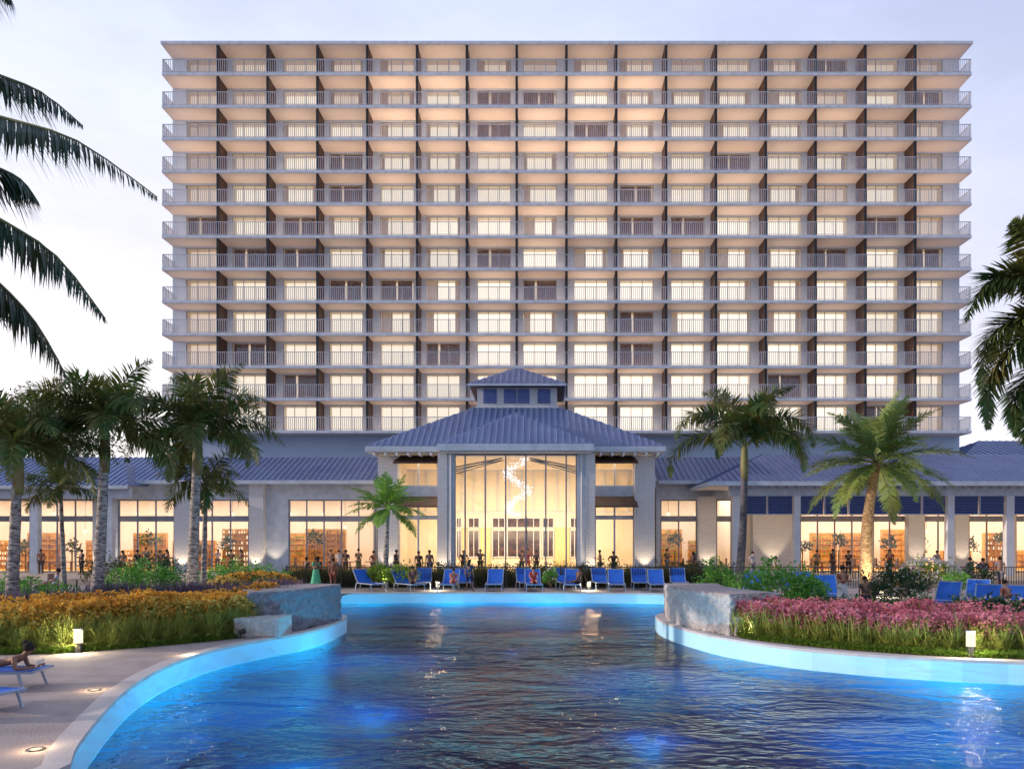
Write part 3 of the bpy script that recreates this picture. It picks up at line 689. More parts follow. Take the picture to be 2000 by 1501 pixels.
# projecting porch at its left end
px1 = W(250, 55); pe = Z(948, 55)
roofplane([(LX0, 55, pe), (px1, 55, pe), (px1-2.5, 59.6, pe+2.05), (LX0, 59.6, pe+2.05)], lw)
roofplane([(px1, 55, pe), (px1, 59.6, pe+.3), (px1-2.5, 59.6, pe+2.05)], lw)
MB().box(LX0, px1, 54.9, 55.02, pe-.22, pe+.02).build('gutter', 'fascia', lw)
MB().box(LX0, px1-.2, 55.5, 56.0, Z(972, 55.5), pe-.12).build('porch_beam', 'fascia', lw)
for a, b_ in ((58, 73), (200, 218), (-90, -74), (-230, -214)):
    MB().box(W(a, 55.5), W(b_, 55.5), 55.5, 56.0, G, Z(972, 55.5)).build('porch_column', 'fascia', lw)
uplit = []
for a, b_ in ((341, 373), (487, 515), (182, 200)):
    pier(W(a, 57.5), W(b_, 57.5), 57.4, 58.0, eL-.15, lw); uplit.append((W((a+b_)/2, 57.5), 57.0, lw))
rw = thing('link_wing', 'short low wing joining the lobby to the right bar porch, blue metal roof', 'building')
RX0, RX1 = W(1279, FD)+.1, W(1452, FD)
wl = [(W(a, FD), W(b_, FD), k) for a, b_, k in ((1290, 1362, 2), (1399, 1430, 1))]
facade(rw, wl, RX0, RX1, Z(936, FD)-.1)
roofplane([(RX0, 57, eL), (W(1480, 57), 57, eL), (W(1480, 57), 62, rL), (RX0, 62, rL)], rw)
MB().box(RX0, W(1480, 57), 56.9, 57.02, eL-.24, eL+.02).build('gutter', 'fascia', rw)
interior(rw, RX0+.2, RX1-.2, 9, 6.5, 5, 1200)
pier(W(1364, 57.5), W(1398, 57.5), 57.4, 58.0, zb1+.2, rw); uplit.append((W(1381, 57.5), 57.0, rw))
bp_ = thing('bar_porch', 'right bar pavilion with wide hipped blue roof, blue louvre panels and white columns', 'building')
PD = 52.0; BX0, BX1 = W(1385, 51), 46.0; be = Z(940, 51); br = Z(887, 58)
rx0 = W(1490, 58)
roofplane([(BX0, 51, be), (BX1, 51, be), (BX1, 58, br), (rx0, 58, br)], bp_)
roofplane([(BX0, 65, be), (BX0, 51, be), (rx0, 58, br)], bp_)
roofplane([(BX1, 65, be), (BX0, 65, be), (rx0, 58, br), (BX1, 58, br)], bp_)
MB().box(BX0, BX1, 50.9, 51.02, be-.26, be+.02).box(BX0, BX0+.1, 51.02, 60, be-.26, be+.02).build('gutter', 'fascia', bp_)
MB().box(BX0+.1, BX1, 51.02, FD, be-.16, be-.11).build('soffit', 'white', bp_)
lz0, lz1 = Z(1003, PD), Z(968, PD)
MB().box(W(1426, PD), BX1, PD, PD+.5, lz1, be-.16).build('porch_beam', 'fascia', bp_)
x = W(1430, PD)
while x < 34: mesh_obj('dentil', 'dent', lambda: MB().box(0, .18, -.25, -.003, -.42, -.17), 'fascia', bp_, (x, PD, be)); x += .6
cols = [(1432, 1448), (1551, 1563), (1851, 1864), (1966, 1981), (2120, 2134), (2250, 2264)]
for a, b_ in cols: MB().box(W(a, PD), W(b_, PD), PD-.003, PD+.45, G, lz1).build('porch_column', 'white', bp_)
for i in range(len(cols)-1):
    xa, xb = W(cols[i][1], PD)+.02, W(cols[i+1][0], PD)-.02; k = max(1, round((xb-xa)/1.65))
    for j in range(k):
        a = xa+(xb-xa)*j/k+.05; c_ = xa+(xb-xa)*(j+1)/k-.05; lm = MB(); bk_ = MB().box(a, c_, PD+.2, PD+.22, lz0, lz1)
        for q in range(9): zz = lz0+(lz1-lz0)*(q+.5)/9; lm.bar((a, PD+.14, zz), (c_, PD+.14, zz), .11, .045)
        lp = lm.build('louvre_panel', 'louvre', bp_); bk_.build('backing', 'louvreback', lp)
        MB().box(a-.05, a, PD+.08, PD+.24, lz0, lz1).box(a, c_, PD+.08, PD+.24, lz0-.06, lz0).build('panel_frame', 'rail', lp)
wl = [(W(a, FD), W(b_, FD), k) for a, b_, k in ((1563, 1700, 4), (1706, 1772, 2), (1806, 1862, 2), (1893, 1965, 2), (1985, 2080, 3))]
m0 = lambda: None
facade(bp_, wl, RX1, BX1, be-.2, 'plaster'); interior(bp_, RX1+.2, BX1-.2, 9, 6.1, 9, 1300)
for a, b_ in ((1470, 1545), (1774, 1804), (1865, 1890)):
    pier(W(a, 57.4), W(b_, 57.4), 57.3, 57.98, be-.2, bp_); uplit.append((W((a+b_)/2, 57.4), 56.6, bp_))
uplit += [(W(757, 53), 52.5, lob), (W(1259, 53), 52.5, lob), (W(862, BY), BY-.5, lob), (W(1154, BY), BY-.5, lob)]
uplit += [(W(538, 58), 57.3, lw), (W(222, 58), 57.3, lw)]
for x, y, par in uplit:
    light('SPOT', 'pier_uplight', (x, y, G+.05), 240, (1.0, 0.74, 0.46), rot=(R(180-4), 0, 0), parent=par, spot_size=R(70), spot_blend=0.5, shadow_soft_size=.05)
light('AREA', 'porch_lamp', (25, 54.5, be-.5), 420, WARM, parent=bp_, shape='RECTANGLE', size=30, size_y=2)
# far building right
fa = thing('far_annex', 'grey blue hip roofed annex far behind at the right edge', 'building', (0, 0, 0))
D = 76
xa = W(1880, D); z0 = Z(893, D); z1 = Z(853, D)
roofplane([(xa, D, z0), (xa+26, D, z0), (xa+20, D+8, z1+.6), (xa+6, D+8, z1+.6)], fa, .7)
roofplane([(xa, D+16, z0), (xa, D, z0), (xa+6, D+8, z1+.6)], fa, .7)
MB().box(xa+.8, xa+25, D+.8, D+15, 0, z0-.05).build('wall', 'stucco', fa)

# ------------------------------------------------------------------ stone walls by the pool
stx = bpy.data.textures.new('stone', 'CLOUDS'); stx.noise_scale = .22; stx.noise_depth = 4
def rough_(o, st=.13):
    md = o.modifiers.new('Remesh', 'REMESH'); md.mode = 'VOXEL'; md.voxel_size = .05
    dp = o.modifiers.new('Displace', 'DISPLACE'); dp.texture = stx; dp.strength = st; dp.mid_level = .55; dp.texture_coords = 'GLOBAL'
def offs(pts, d):
    out = []
    for i, p in enumerate(pts):
        a = Vector(pts[max(0, i-1)]); b_ = Vector(pts[min(len(pts)-1, i+1)]); t = (b_-a).normalized(); out.append(tuple(Vector(p)+Vector((-t.y, t.x))*d))
    return out
def stone(name, label, front, thick, h, m_, cap='gravel', z0=0.0, parent=None):
    back_ = offs(front, thick)
    o = MB().prism(front+back_[::-1], z0, h).build(name, m_, parent); rough_(o, .2)
    t = MB().prism(inset(front+back_[::-1], -.06), h-.03, h+.03)
    t.build('top', cap, o)
    if label: tag(o, label, 'wall')
    return o
fl = [P(*p) for p in ((482, 1240), (540, 1237), (600, 1228), (640, 1219), (668, 1211))]
fl = [fl[0], fl[1], fl[2], fl[3], fl[4]]
fl_r = refine([*fl], .7)[:-1]
def poly_refine(pts, step=.6):
    out = []
    for i in range(len(pts)-1):
        a, b_ = Vector(pts[i]), Vector(pts[i+1]); k = max(1, int((b_-a).length/step))
        out += [tuple(a+(b_-a)*j/k) for j in range(k)]
    return out+[tuple(pts[-1])]
s1 = stone('stone_wall', 'curved grey stone planter wall on the left bank of the pool', poly_refine(fl), 2.2, 1.22, 'stoneL')
x, y = P(462, 1243)
b1 = MB().box(x, P(556, 1241)[0], y-.28, y+.9, 0, .56).build('stone_block', 'stoneW'); rough_(b1, .07); tag(b1, 'low pale stone block at the foot of the left curved stone wall', 'stone block')
fr_ = [P(*p) for p in ((1297, 1203), (1306, 1213), (1335, 1224), (1375, 1233), (1425, 1241))]
fr_ = [fr_[0], fr_[1], fr_[2], fr_[3], fr_[4]]
s2 = stone('stone_wall', 'pale curved rough stone wall on the right bank of the pool', poly_refine(fr_), 1.9, 1.16, 'stoneW')
xq, yq = P(1374, 1233)
b2 = MB().box(xq-.0, xq+1.5, yq+1.6, yq+2.6, .0, 1.16).build('stone_wall', 'stoneL'); rough_(b2, .07); tag(b2, 'grey upper stone tier behind the right curved wall', 'wall')
x, y = P(1436, 1242)
b3 = MB().box(x, x+.95, y-.02, y+.95, 0, .55).build('stone_block', 'stoneW'); rough_(b3, .07); tag(b3, 'low pale stone block beside the right curved wall and pink flowers', 'stone block')

# ------------------------------------------------------------------ palms
def leafstrip(mb, p, d, L, w, droop, sd=None):
    d = d.normalized(); s_ = (sd or d.cross(Vector((0, 0, 1)))).normalized()*w
    a = p+d*L*.5+Vector((0, 0, -droop*L*.15)); b_ = p+d*L+Vector((0, 0, -droop*L*.6))
    mb.add([p-s_*.4, p+s_*.4, a+s_, a-s_, b_], [(0, 1, 2, 3), (3, 2, 4)])
def frond(parent, path, L, nl, ll, w, m_, plume=0.0, hang=0.5, rr=random, rw=.03, taper=1.0):
    """path: list of points; leaflets both sides"""
    path = [Vector(p) for p in path]; segs = [(path[i+1]-path[i]).length for i in range(len(path)-1)]; T = sum(segs)
    # catmull
    def pt(t):
        x = t*(len(path)-1); i = min(int(x), len(path)-2); f = x-i
        p0, p1, p2, p3 = path[max(i-1, 0)], path[i], path[i+1], path[min(i+2, len(path)-1)]
        return 0.5*((2*p1)+(p2-p0)*f+(2*p0-5*p1+4*p2-p3)*f*f+(3*p1-p0-3*p2+p3)*f**3)
    rp = [pt(i/12) for i in range(13)]
    o = MB().tube(rp, [rw*(1-.8*i/12) for i in range(13)], 5).build('rib', 'rachis', None)
    lm = MB()
    for i in range(nl):
        t = .12+.88*(i+rr.random()*.6)/nl; p = pt(min(t, 1)); tg = (pt(min(t+.02, 1))-pt(max(t-.02, 0))).normalized()
        side = tg.cross(Vector((0, 0, 1)))
        if side.length < .1: side = Vector((1, 0, 0))
        side.normalize(); up = side.cross(tg).normalized()
        prof = (math.sin(math.pi*min(1, t*.80+.16))**.6)*(1 if t < .7 else 1-.6*(t-.7)/.3); wv = w*(1 if t < .6 else 1-.65*(t-.6)/.4)
        for sg in (-1, 1):
            ang = rr.uniform(-1, 1)*plume*1.4+.15
            d = tg*rr.uniform(.55, .85)+(side*sg*math.cos(ang)+up*math.sin(ang))*.9+Vector((0, 0, -hang*rr.uniform(.7, 1.2)))
            leafstrip(lm, p, d, ll*prof*rr.uniform(.75, 1.15), wv, hang*.8, sd=(d.cross(up) if abs(d.normalized().dot(up)) < .95 else side))
    f_ = lm.build('frond', m_, parent); o.parent = f_; return f_
def palm(name, label, base, top, R_, nf, m_='frond', bark='bark', tr=.14, seed=1, plume=.5, hang=.5, elmax=80, elmin=-25, ll=.3, nl=56, w=.022, droop=1.6, lean=0, shaft=.8, coco=True, lights=False, group=None):
    rr = random.Random(seed); t = thing(name, label, 'palm tree', base, group=group)
    B = Vector((0, 0, 0)); T = Vector(top)-Vector(base); pts = []; rad = []
    for i in range(15):
        f = i/14; p = B.lerp(T, f)+Vector((lean*math.sin(f*math.pi)*.5, 0, 0)); pts.append(p); rad.append(tr*(1.25-.5*f if f > .04 else 1.5)*(1+.04*math.sin(i*2.3)))
    MB().tube(pts, rad, 12).build('trunk', bark, t, smooth=True)
    if shaft:
        MB().tube([T-Vector((0, 0, shaft)), T-Vector((0, 0, shaft*.6)), T, T+Vector((0, 0, .35))], [tr*.85, tr*1.05, tr*.8, tr*.3], 10).build('crownshaft', 'shaft', t, smooth=True)
    for i in range(nf):
        f = (i+.5)/nf; el = R(elmax+(elmin-elmax)*f**.85+rr.uniform(-6, 6)); az_ = i*2.399+rr.uniform(-.25, .25)
        L = R_*rr.uniform(.9, 1.12)*(1.0 if f > .15 else .85); p = T.copy()+Vector((math.cos(az_)*.05, math.sin(az_)*.05, .1*(1-f))); path = [p.copy()]; e = el
        k = 6
        for s_ in range(k):
            p = p+Vector((math.cos(az_)*math.cos(e), math.sin(az_)*math.cos(e), math.sin(e)))*L/k; path.append(p.copy()); e -= droop/k*(.6+.8*s_/k)*(.55 if f < .15 else 1)*rr.uniform(.85, 1.15)
        frond(t, path, L, nl, R_*ll, w, m_, plume, hang, rr, rw=.03)
    return t
def base_of(px, d, z=0): return (W(px, d), d, z)
def topat(px, py, d): return tuple(P3(px, py, d))
palm('palm_tree', 'tall palm with ringed white trunk, second big crown from the left edge', base_of(184, 24), topat(205, 838, 24), 3.0, 14, seed=3, lean=.1, tr=.15, shaft=1.3, plume=.9, ll=.25, nl=110, w=.034, elmax=86, droop=2.2, elmin=5, hang=.28)
palm('palm_tree', 'palm cut by the left edge of the photo with a drooping dark crown', base_of(20, 23), topat(36, 885, 23), 2.9, 13, seed=5, tr=.15, shaft=1.2, plume=.9, ll=.25, nl=110, w=.034, elmax=84, droop=2.2, elmin=5, hang=.28)
palm('small_palm_tree', 'slim palm with thin brown trunk between the two leftmost big palms', base_of(128, 29), topat(118, 955, 29), 1.7, 11, seed=8, tr=.08, shaft=.5, plume=.8, ll=.30, nl=70, w=.024, droop=1.7, hang=.3, elmin=-5)
palm('palm_tree', 'big dark crowned palm with leaning trunk in front of the tower corner', base_of(373, 26.5), topat(386, 852, 26.5), 3.05, 15, seed=11, tr=.16, shaft=1.3, plume=.9, ll=.25, nl=110, w=.034, bark='bark', droop=2.3, elmax=86, elmin=5, hang=.28)
palm('small_palm_tree', 'smaller palm with slim trunk just right of the big leaning palm', base_of(396, 28), topat(402, 950, 28), 1.8, 11, seed=13, tr=.09, shaft=.6, plume=.8, ll=.30, nl=70, w=.024, droop=1.8, hang=.3, elmin=-5)
palm('palm_tree', 'slender palm with smooth grey trunk and arching plumes right of the lobby', base_of(1437, 30), topat(1454, 876, 30), 3.7, 11, seed=21, tr=.15, shaft=1.2, plume=1.0, bark='barkdk', ll=.2, nl=180, w=.034, droop=3.0, elmax=89, elmin=34, lean=.2, hang=.3)
palm('date_palm_tree', 'full date palm with rough lit trunk wrapped in tiny lights', base_of(1698, 31), topat(1712, 905, 31), 3.1, 26, 'fronddate', 'barkdate', .22, seed=27, plume=.35, hang=.12, ll=.2, nl=120, w=.032, droop=1.05, elmax=84, elmin=-30, lean=-.5, shaft=0)
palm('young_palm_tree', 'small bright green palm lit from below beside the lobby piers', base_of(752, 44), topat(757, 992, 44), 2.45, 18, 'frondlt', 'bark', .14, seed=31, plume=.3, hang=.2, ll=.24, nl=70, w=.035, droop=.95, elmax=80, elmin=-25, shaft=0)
# foreground palms reaching in from outside the frame
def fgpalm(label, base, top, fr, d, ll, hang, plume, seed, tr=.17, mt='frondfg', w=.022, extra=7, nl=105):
    rr = random.Random(seed); t = thing('palm_tree', label, 'palm tree', base); T = Vector(top)-Vector(base)
    MB().tube([T*(i/10) for i in range(11)], [tr*(1.2-.3*i/10) for i in range(11)], 12).build('trunk', 'bark', t, smooth=True)
    for path in fr:
        pp = [P3(q[0], q[1], q[2] if len(q) > 2 else d)-Vector(base) for q in path]
        frond(t, [T]+pp, 4, nl, ll, w, mt, plume, hang, rr, rw=.035)
    for i in range(extra):
        az_ = R(100+i*160/extra); e = R(rr.uniform(-5, 60)); p = T.copy(); path = [p.copy()]
        if label.find('right') >= 0: az_ = R(-80+i*160/extra)
        for s_ in range(6): p = p+Vector((math.cos(az_)*math.cos(e), math.sin(az_)*math.cos(e), math.sin(e)))*.6; path.append(p.copy()); e -= .3
        frond(t, path, 3.6, 50, ll, w, mt, plume, hang, rr)
d = 12.0
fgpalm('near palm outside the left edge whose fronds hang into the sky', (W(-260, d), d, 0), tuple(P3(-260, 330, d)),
       [[(-130, 95), (-20, 140), (80, 180), (162, 246)], [(-130, 190, 11.5), (0, 228, 11.3), (150, 275, 11.2), (307, 385, 11.2)], [(-130, 290, 12.6), (-20, 322, 12.9), (40, 350, 13), (72, 390, 13)],
        [(-130, 355, 11.6), (0, 428, 11.4), (110, 500, 11.3), (206, 622, 11.2)], [(-130, 450), (-10, 545), (70, 630), (130, 735)], [(-150, -60), (-70, -75), (-15, -45), (24, 4)],
        [(-140, 400, 13), (-60, 500, 13.4), (-10, 580, 13.4), (30, 600, 13.4)]], d, .62, .95, .25, 41, nl=150, w=.026)
d = 14.0
fgpalm('near palm outside the right edge whose plumed fronds arch in', (W(2130, d), d, 0), tuple(P3(2130, 650, d)),
       [[(2060, 560), (1990, 535), (1925, 555), (1885, 625)], [(2060, 620), (1990, 620), (1930, 665), (1915, 760)], [(2070, 650, 13.6), (1990, 665, 13.5), (1935, 735, 13.5), (1930, 835, 13.5)],
        [(2080, 560), (2040, 500), (2005, 455), (1978, 432)], [(2080, 690), (2035, 705), (1985, 770), (1985, 850)], [(2080, 720), (2040, 760), (2015, 820), (2010, 870)]], d, .56, .35, 1.0, 43, mt='frond', w=.034, extra=6, nl=240)

# ------------------------------------------------------------------ planting
def bez(front, s_):
    x = s_*(len(front)-1); i = min(int(x), len(front)-2); f = x-i
    return Vector(front[i]).lerp(Vector(front[i+1]), f)
LF = [(-19, 17.2)]+[P(*p) for p in ((0, 1278), (100, 1277), (200, 1270), (300, 1262), (400, 1253), (475, 1244))]
RF = [P(*p) for p in ((1448, 1246), (1500, 1253), (1600, 1264), (1700, 1272), (1800, 1279), (1900, 1284), (2000, 1287))]+[(15.5, 17.6)]
def bed(name, front, dep, hmax=.35):
    m_ = MB(); k = 40; rows = 6; vs = []; fs = []
    for i in range(k+1):
        p = bez(front, i/k)
        for j in range(rows+1): f = j/rows; vs.append((p.x, p.y+dep*f+.03, .006+hmax*math.sin(min(1, f*1.6)*math.pi/2)*(1 if f else 0)))
    for i in range(k):
        for j in range(rows): a = i*(rows+1)+j; fs.append((a, a+rows+1, a+rows+2, a+1))
    m_.add(vs, fs); return tag(m_.build(name, 'soil', smooth=True), kind='structure')
bed('planting_bed', LF, 13, .35); bed('planting_bed', RF, 7, .3)
def bedz(f, dep, hmax): return .006+hmax*math.sin(min(1, f/dep*1.6)*math.pi/2)
def blades(mb, c, n_, L, spread, w, rr, droop=.8):
    for _ in range(n_):
        a = rr.uniform(0, 2*math.pi); e = rr.uniform(spread, 1.45); l_ = L*rr.uniform(.7, 1.1)
        d = Vector((math.cos(a)*math.cos(e), math.sin(a)*math.cos(e), math.sin(e))); s_ = Vector((-math.sin(a), math.cos(a), 0))*w
        p0 = Vector(c)+Vector((rr.uniform(-.05, .05), rr.uniform(-.05, .05), 0)); p1 = p0+d*l_*.55; p2 = p0+d*l_+Vector((math.cos(a)*.1, math.sin(a)*.1, -droop*l_*.25*math.cos(e)))
        mb.add([p0-s_*.7, p0+s_*.7, p1+s_, p1-s_, p2], [(0, 1, 2, 3), (3, 2, 4)])
def flower(mb, p, r, rr, n_=6):
    for k in range(n_):
        d = Vector((rr.uniform(-1, 1), rr.uniform(-1, 1), rr.uniform(-.5, 1))).normalized()*r; s_ = d.cross(Vector((rr.uniform(-1, 1), rr.uniform(-1, 1), 1))).normalized()*r*.42
        mb.add([p, p+d*.55+s_, p+d, p+d*.55-s_], [(0, 1, 2, 3)])
rr = random.Random(99)
# low turf along the fronts
for front, nm in ((LF, 'left'), (RF, 'right')):
    tf = MB()
    for i in range(5200):
        p = bez(front, rr.random()); y = rr.random()**1.3*1.1+.04; blades(tf, (p.x, p.y+y, bedz(y, 10, .3)), 3, .17, .7, .008, rr)
    tag(tf.build('turf', 'turf'), 'strip of low bright green grass along the front of the %s flower bed' % nm, 'grass', kind='stuff')
# grass clumps
gm = []
for s_ in range(4):
    m_ = MB(); blades(m_, (0, 0, 0), 230, 1.0, .35, .009, random.Random(s_+50), 1.0)
    me = bpy.data.meshes.new('ornamental_grass'); me.from_pydata(m_.v, [], m_.f); me.materials.append(M['grass']); gm.append(me)
def clumps(front, n_, lab, grp, y0, sc):
    for i in range(n_):
        s_ = (i+.3+rr.random()*.4)/n_; p = bez(front, s_)
        o = bpy.data.objects.new('ornamental_grass', rr.choice(gm)); C.objects.link(o); yy = y0+rr.uniform(-.12, .2)
        o.location = (p.x, p.y+yy, bedz(yy, 10, .3)); o.rotation_euler = (0, 0, rr.uniform(0, 6)); k = sc*rr.uniform(.85, 1.12); o.scale = (k, k, k)
        tag(o, lab, 'grass clump', grp)
clumps(LF, 17, 'spiky lime grass clump in front of the golden flowers', 'spiky grass clumps along the left bed', .42, .84)
clumps(RF, 15, 'arching lime grass clump in front of the pink flowers', 'grass clumps along the right bed', .5, .62)
def band(name, label, front, n_, y0, y1, h0, h1, m_, r, s0=0, s1=1, hm=.35, dep=13, stem=None):
    mb = MB(); st = MB()
    for i in range(n_):
        f = s0+(s1-s0)*rr.random(); p = bez(front, f); y = rr.uniform(y0, y1); g = bedz(y, dep, hm)
        h = rr.uniform(h0, h1)*(1+.25*noise.noise(Vector((p.x*1.1, y*1.1, 0)))); pos = Vector((p.x+rr.uniform(-.1, .1), p.y+y, g+h))
        flower(mb, pos, r*rr.uniform(.7, 1.2), rr)
        if i % 3 == 0: blades(st, (pos.x, pos.y, g), 4, h*1.12, 1.0, .012, rr)
    o = mb.build(name, m_)
    st.build('stems', stem or 'grass', o)
    return tag(o, label, 'flowers', kind='stuff')
band('golden_flowers', 'broad band of golden orange flowers across the left bed', LF, 13000, .75, 3.0, .45, 1.08, 'gold', .072)
band('lemon_flowers', 'pale yellow blossoms along the front of the golden flowers', LF, 4200, .7, 2.4, .5, 1.0, 'lemon', .075)
pf = MB(); pg_ = MB()
for i in range(5200):
    p = bez(LF, rr.random()); y = rr.uniform(2.6, 5.2); g = bedz(y, 13, .35); hh = 1.12+.3*noise.noise(Vector((p.x*.8, y, 3)))
    blades(pf if i % 4 else pg_, (p.x, p.y+y, g), 4, hh, 1.05, .022, rr, .3)
po = pf.build('purple_flowers', 'purple'); pg_.build('stems', 'leafdk', po); tag(po, 'dark purple flower spikes behind the golden flowers', 'flowers', kind='stuff')
band('lemon_flowers', 'bright yellow blossoms against the left stone block', LF, 420, .5, 1.6, .65, 1.0, 'lemon', .12, .93, 1.0)
band('pink_flowers', 'wide band of pink flowers on the right bank above the pool', RF, 13000, .6, 2.7, .34, .86, 'pink', .052, hm=.3, dep=7)
def shrub(label, px, d, wd, h, m_, n_=1500, ls=.10, ry=.7, name='shrub', fl=None, z=0.2, cat='shrub'):
    t = thing(name, label, cat, (W(px, d), d, z)); m2 = MB()
    leaves(m2, (0, 0, h*.45), n_, wd/2, wd/2*ry, h*.55, ls, rr); m2.build('foliage', m_, t)
    s_ = MB()
    for _ in range(6): a = rr.uniform(0, 6.3); s_.bar((0, 0, 0), (math.cos(a)*wd*.3, math.sin(a)*wd*.2, h*.6), .02)
    s_.build('stem', 'barkdate', t)
    if fl:
        f_ = MB()
        for _ in range(fl[1]):
            a = rr.uniform(0, 6.3); u = rr.uniform(-.1, 1); q = math.sqrt(1-u*u)
            flower(f_, Vector((wd/2*q*math.cos(a), wd/2*ry*q*math.sin(a), h*.45+h*.55*u)), fl[2] if len(fl) > 2 else .06, rr, 5)
        f_.build('blossom', fl[0], t)
    return t
shrub('bright green shrub mass right of the right stone wall', 1515, 26.5, 2.9, 1.75, 'leaf', 3600, .12)
light('SPOT', 'garden_uplight', (W(1560, 24.8), 24.8, .25), 160, (1, .88, .6), rot=(R(125), 0, 0), spot_size=R(110), spot_blend=.8, shadow_soft_size=.1)
shrub('green bush on top behind the right stone wall', 1400, 29.5, 1.7, 1.75, 'leaf', 1800, .11)
shrub('yellow green bush lit at its right side beside the blue towel', 1585, 26, 1.3, 1.45, 'leaf', 1500, .11)
shrub('bushy shrub with pale blossoms right of the date palm trunk', 1748, 28.5, 2.2, 1.7, 'leafdk', 2200, .11, fl=('whitefl', 60))
shrub('reddish flowering bush at the foot of the date palm', 1775, 32, 2.0, 1.5, 'leafol', 1500, .1, fl=('pink', 60))
for i, (px, lab) in enumerate(((1610, 'dark low plant with white flowers left of the walking child'), (1655, 'dark low plant with white flowers in front of the woman in the skirt'), (1735, 'dark low plant with white flowers right of the child'), (1790, 'dark low plant with white flowers below the blossoming shrub'),
                               (1880, 'dark low plant with white flowers in front of the right loungers'), (1935, 'dark low plant with white flowers near the right edge'), (1990, 'dark low plant with white flowers cut by the right edge'))):
    shrub(lab, px, 23.6+(i % 2)*.5, 1.15, .85, 'leafdk', 700, .13, fl=('whitefl', 14, .06), name='flowering_plant', cat='plant')
shrub('green bush behind the purple flowers between the tall palms', 285, 30, 3.4, 1.6, 'leaf', 3400, .12)
shrub('green bush at the left behind the purple flowers', 100, 27, 2.6, 1.0, 'leaf', 2200, .11)
shrub('green bush near the left edge under the palms', 20, 27, 2.4, 1.3, 'leaf', 1800, .11)
shrub('wide green bush right of the leaning palm', 470, 33, 4.2, 1.6, 'leaf', 3000, .12)
shrub('golden flowering bush behind the left stone wall', 500, 29, 3.6, 1.35, 'leafol', 2200, .1, fl=('gold', 420, .11))
shrub('yellow blossoming bush right of the leaning palm trunk', 437, 27.6, 1.5, 1.25, 'leafol', 900, .1, fl=('lemon', 130, .11))
shrub('dark round bush behind the sitting crowd at left', 205, 40, 2.3, 1.7, 'leafol', 1300, .13)
shrub('dark clipped bush near the middle left windows', 300, 44, 3.2, 1.7, 'leafdk', 1600, .14)
shrub('green tufts at the foot of the bright small palm', 775, 43.0, 2.4, 1.1, 'turf', 1500, .13)
shrub('green tufts left of the bright small palm', 738, 43.4, 1.5, 1.2, 'turf', 900, .13)
shrub('feathery white grass by the right porch', 1815, 38, 3.0, 1.6, 'turf', 1200, .14, fl=('whitefl', 140, .14))
shrub('tuft of white blossom between the far loungers', 1075, 42.5, .9, .95, 'leaf', 500, .12, fl=('whitefl', 16, .12))
shrub('green bush left of the far right loungers', 1872, 35, 1.6, 1.1, 'leaf', 1100, .11)
shrub('purple tinted bush by the three men at right', 1905, 40, 2.2, 1.3, 'leafdk', 1000, .13, fl=('purple', 80, .1))
# long hedge of grasses before the lobby
hg = MB()
for i in range(5200):
    x = rr.uniform(W(560, 45.6), W(1440, 45.6)); y = rr.uniform(45.1, 46.7)
    blades(hg, (x, y, .02), 3, 1.35+.35*noise.noise(Vector((x*.4, 0, 0))), .85, .016, rr)
ho = hg.build('hedge', 'leafol'); leaves_m = MB()
for i in range(60):
    x = rr.uniform(W(780, 46), W(1440, 46)); leaves(leaves_m, (x, 46.3, .6), 60, .8, .5, .9, .15, rr)
leaves_m.build('foliage', 'leafdk', ho)
tag(ho, 'long olive hedge of tall grasses behind the far loungers', 'hedge')
# broadleaf tree far left
def tree(label, px, py, d, r, n_, m_='leafdk'):
    top = P3(px, py, d); t = thing('broadleaf_tree', label, 'tree', (top.x, d, 0)); h = top.z
    tm_ = MB(); tm_.tube([(0, 0, 0), (.1, 0, h*.3), (0, 0, h*.6)], [.4, .3, .15], 8)
    for k in range(6): a = k*1.05; tm_.tube([(0, 0, h*.35), (math.cos(a)*r*.6, math.sin(a)*r*.6, h*.65)], [.14, .04], 6)
    tm_.build('trunk', 'barkdk', t)
    m2 = MB()
    for k in range(14):
        a = rr.uniform(0, 6.3); q = rr.random()*r*.7; leaves(m2, (math.cos(a)*q, math.sin(a)*q, h-r*.6+rr.uniform(-r*.7, r*.15)), n_//14, r*.5, r*.5, r*.42, .3, rr)
    m2.build('crown', m_, t)
tree('dark leafy tree behind the left wing roof at the left edge', 30, 752, 72, 5.5, 5200)
tree('dark tree seen between the left palms above the wing roof', 150, 800, 74, 4.2, 3600)

# ------------------------------------------------------------------ fence
fe = thing('metal_fence', 'thin dark picket fence between the far loungers and the buildings', 'fence', (0, 44.6, 0))
pm = MB(); xa, xb = W(560, 44.6), W(2060, 44.6); x = xa
while x < xb: pm.box(x-.012, x+.012, -.012, .012, .08, 1.16); x += .14
pm.box(xa, xb, -.02, .02, 1.16, 1.20); pm.box(xa, xb, -.015, .015, .05, .08)
pm.build('pickets', 'dark', fe)
for i in range(15): x = xa+(xb-xa)*i/14; MB().box(x-.035, x+.035, -.036, .036, 0, 1.27).build('post', 'dark', fe)

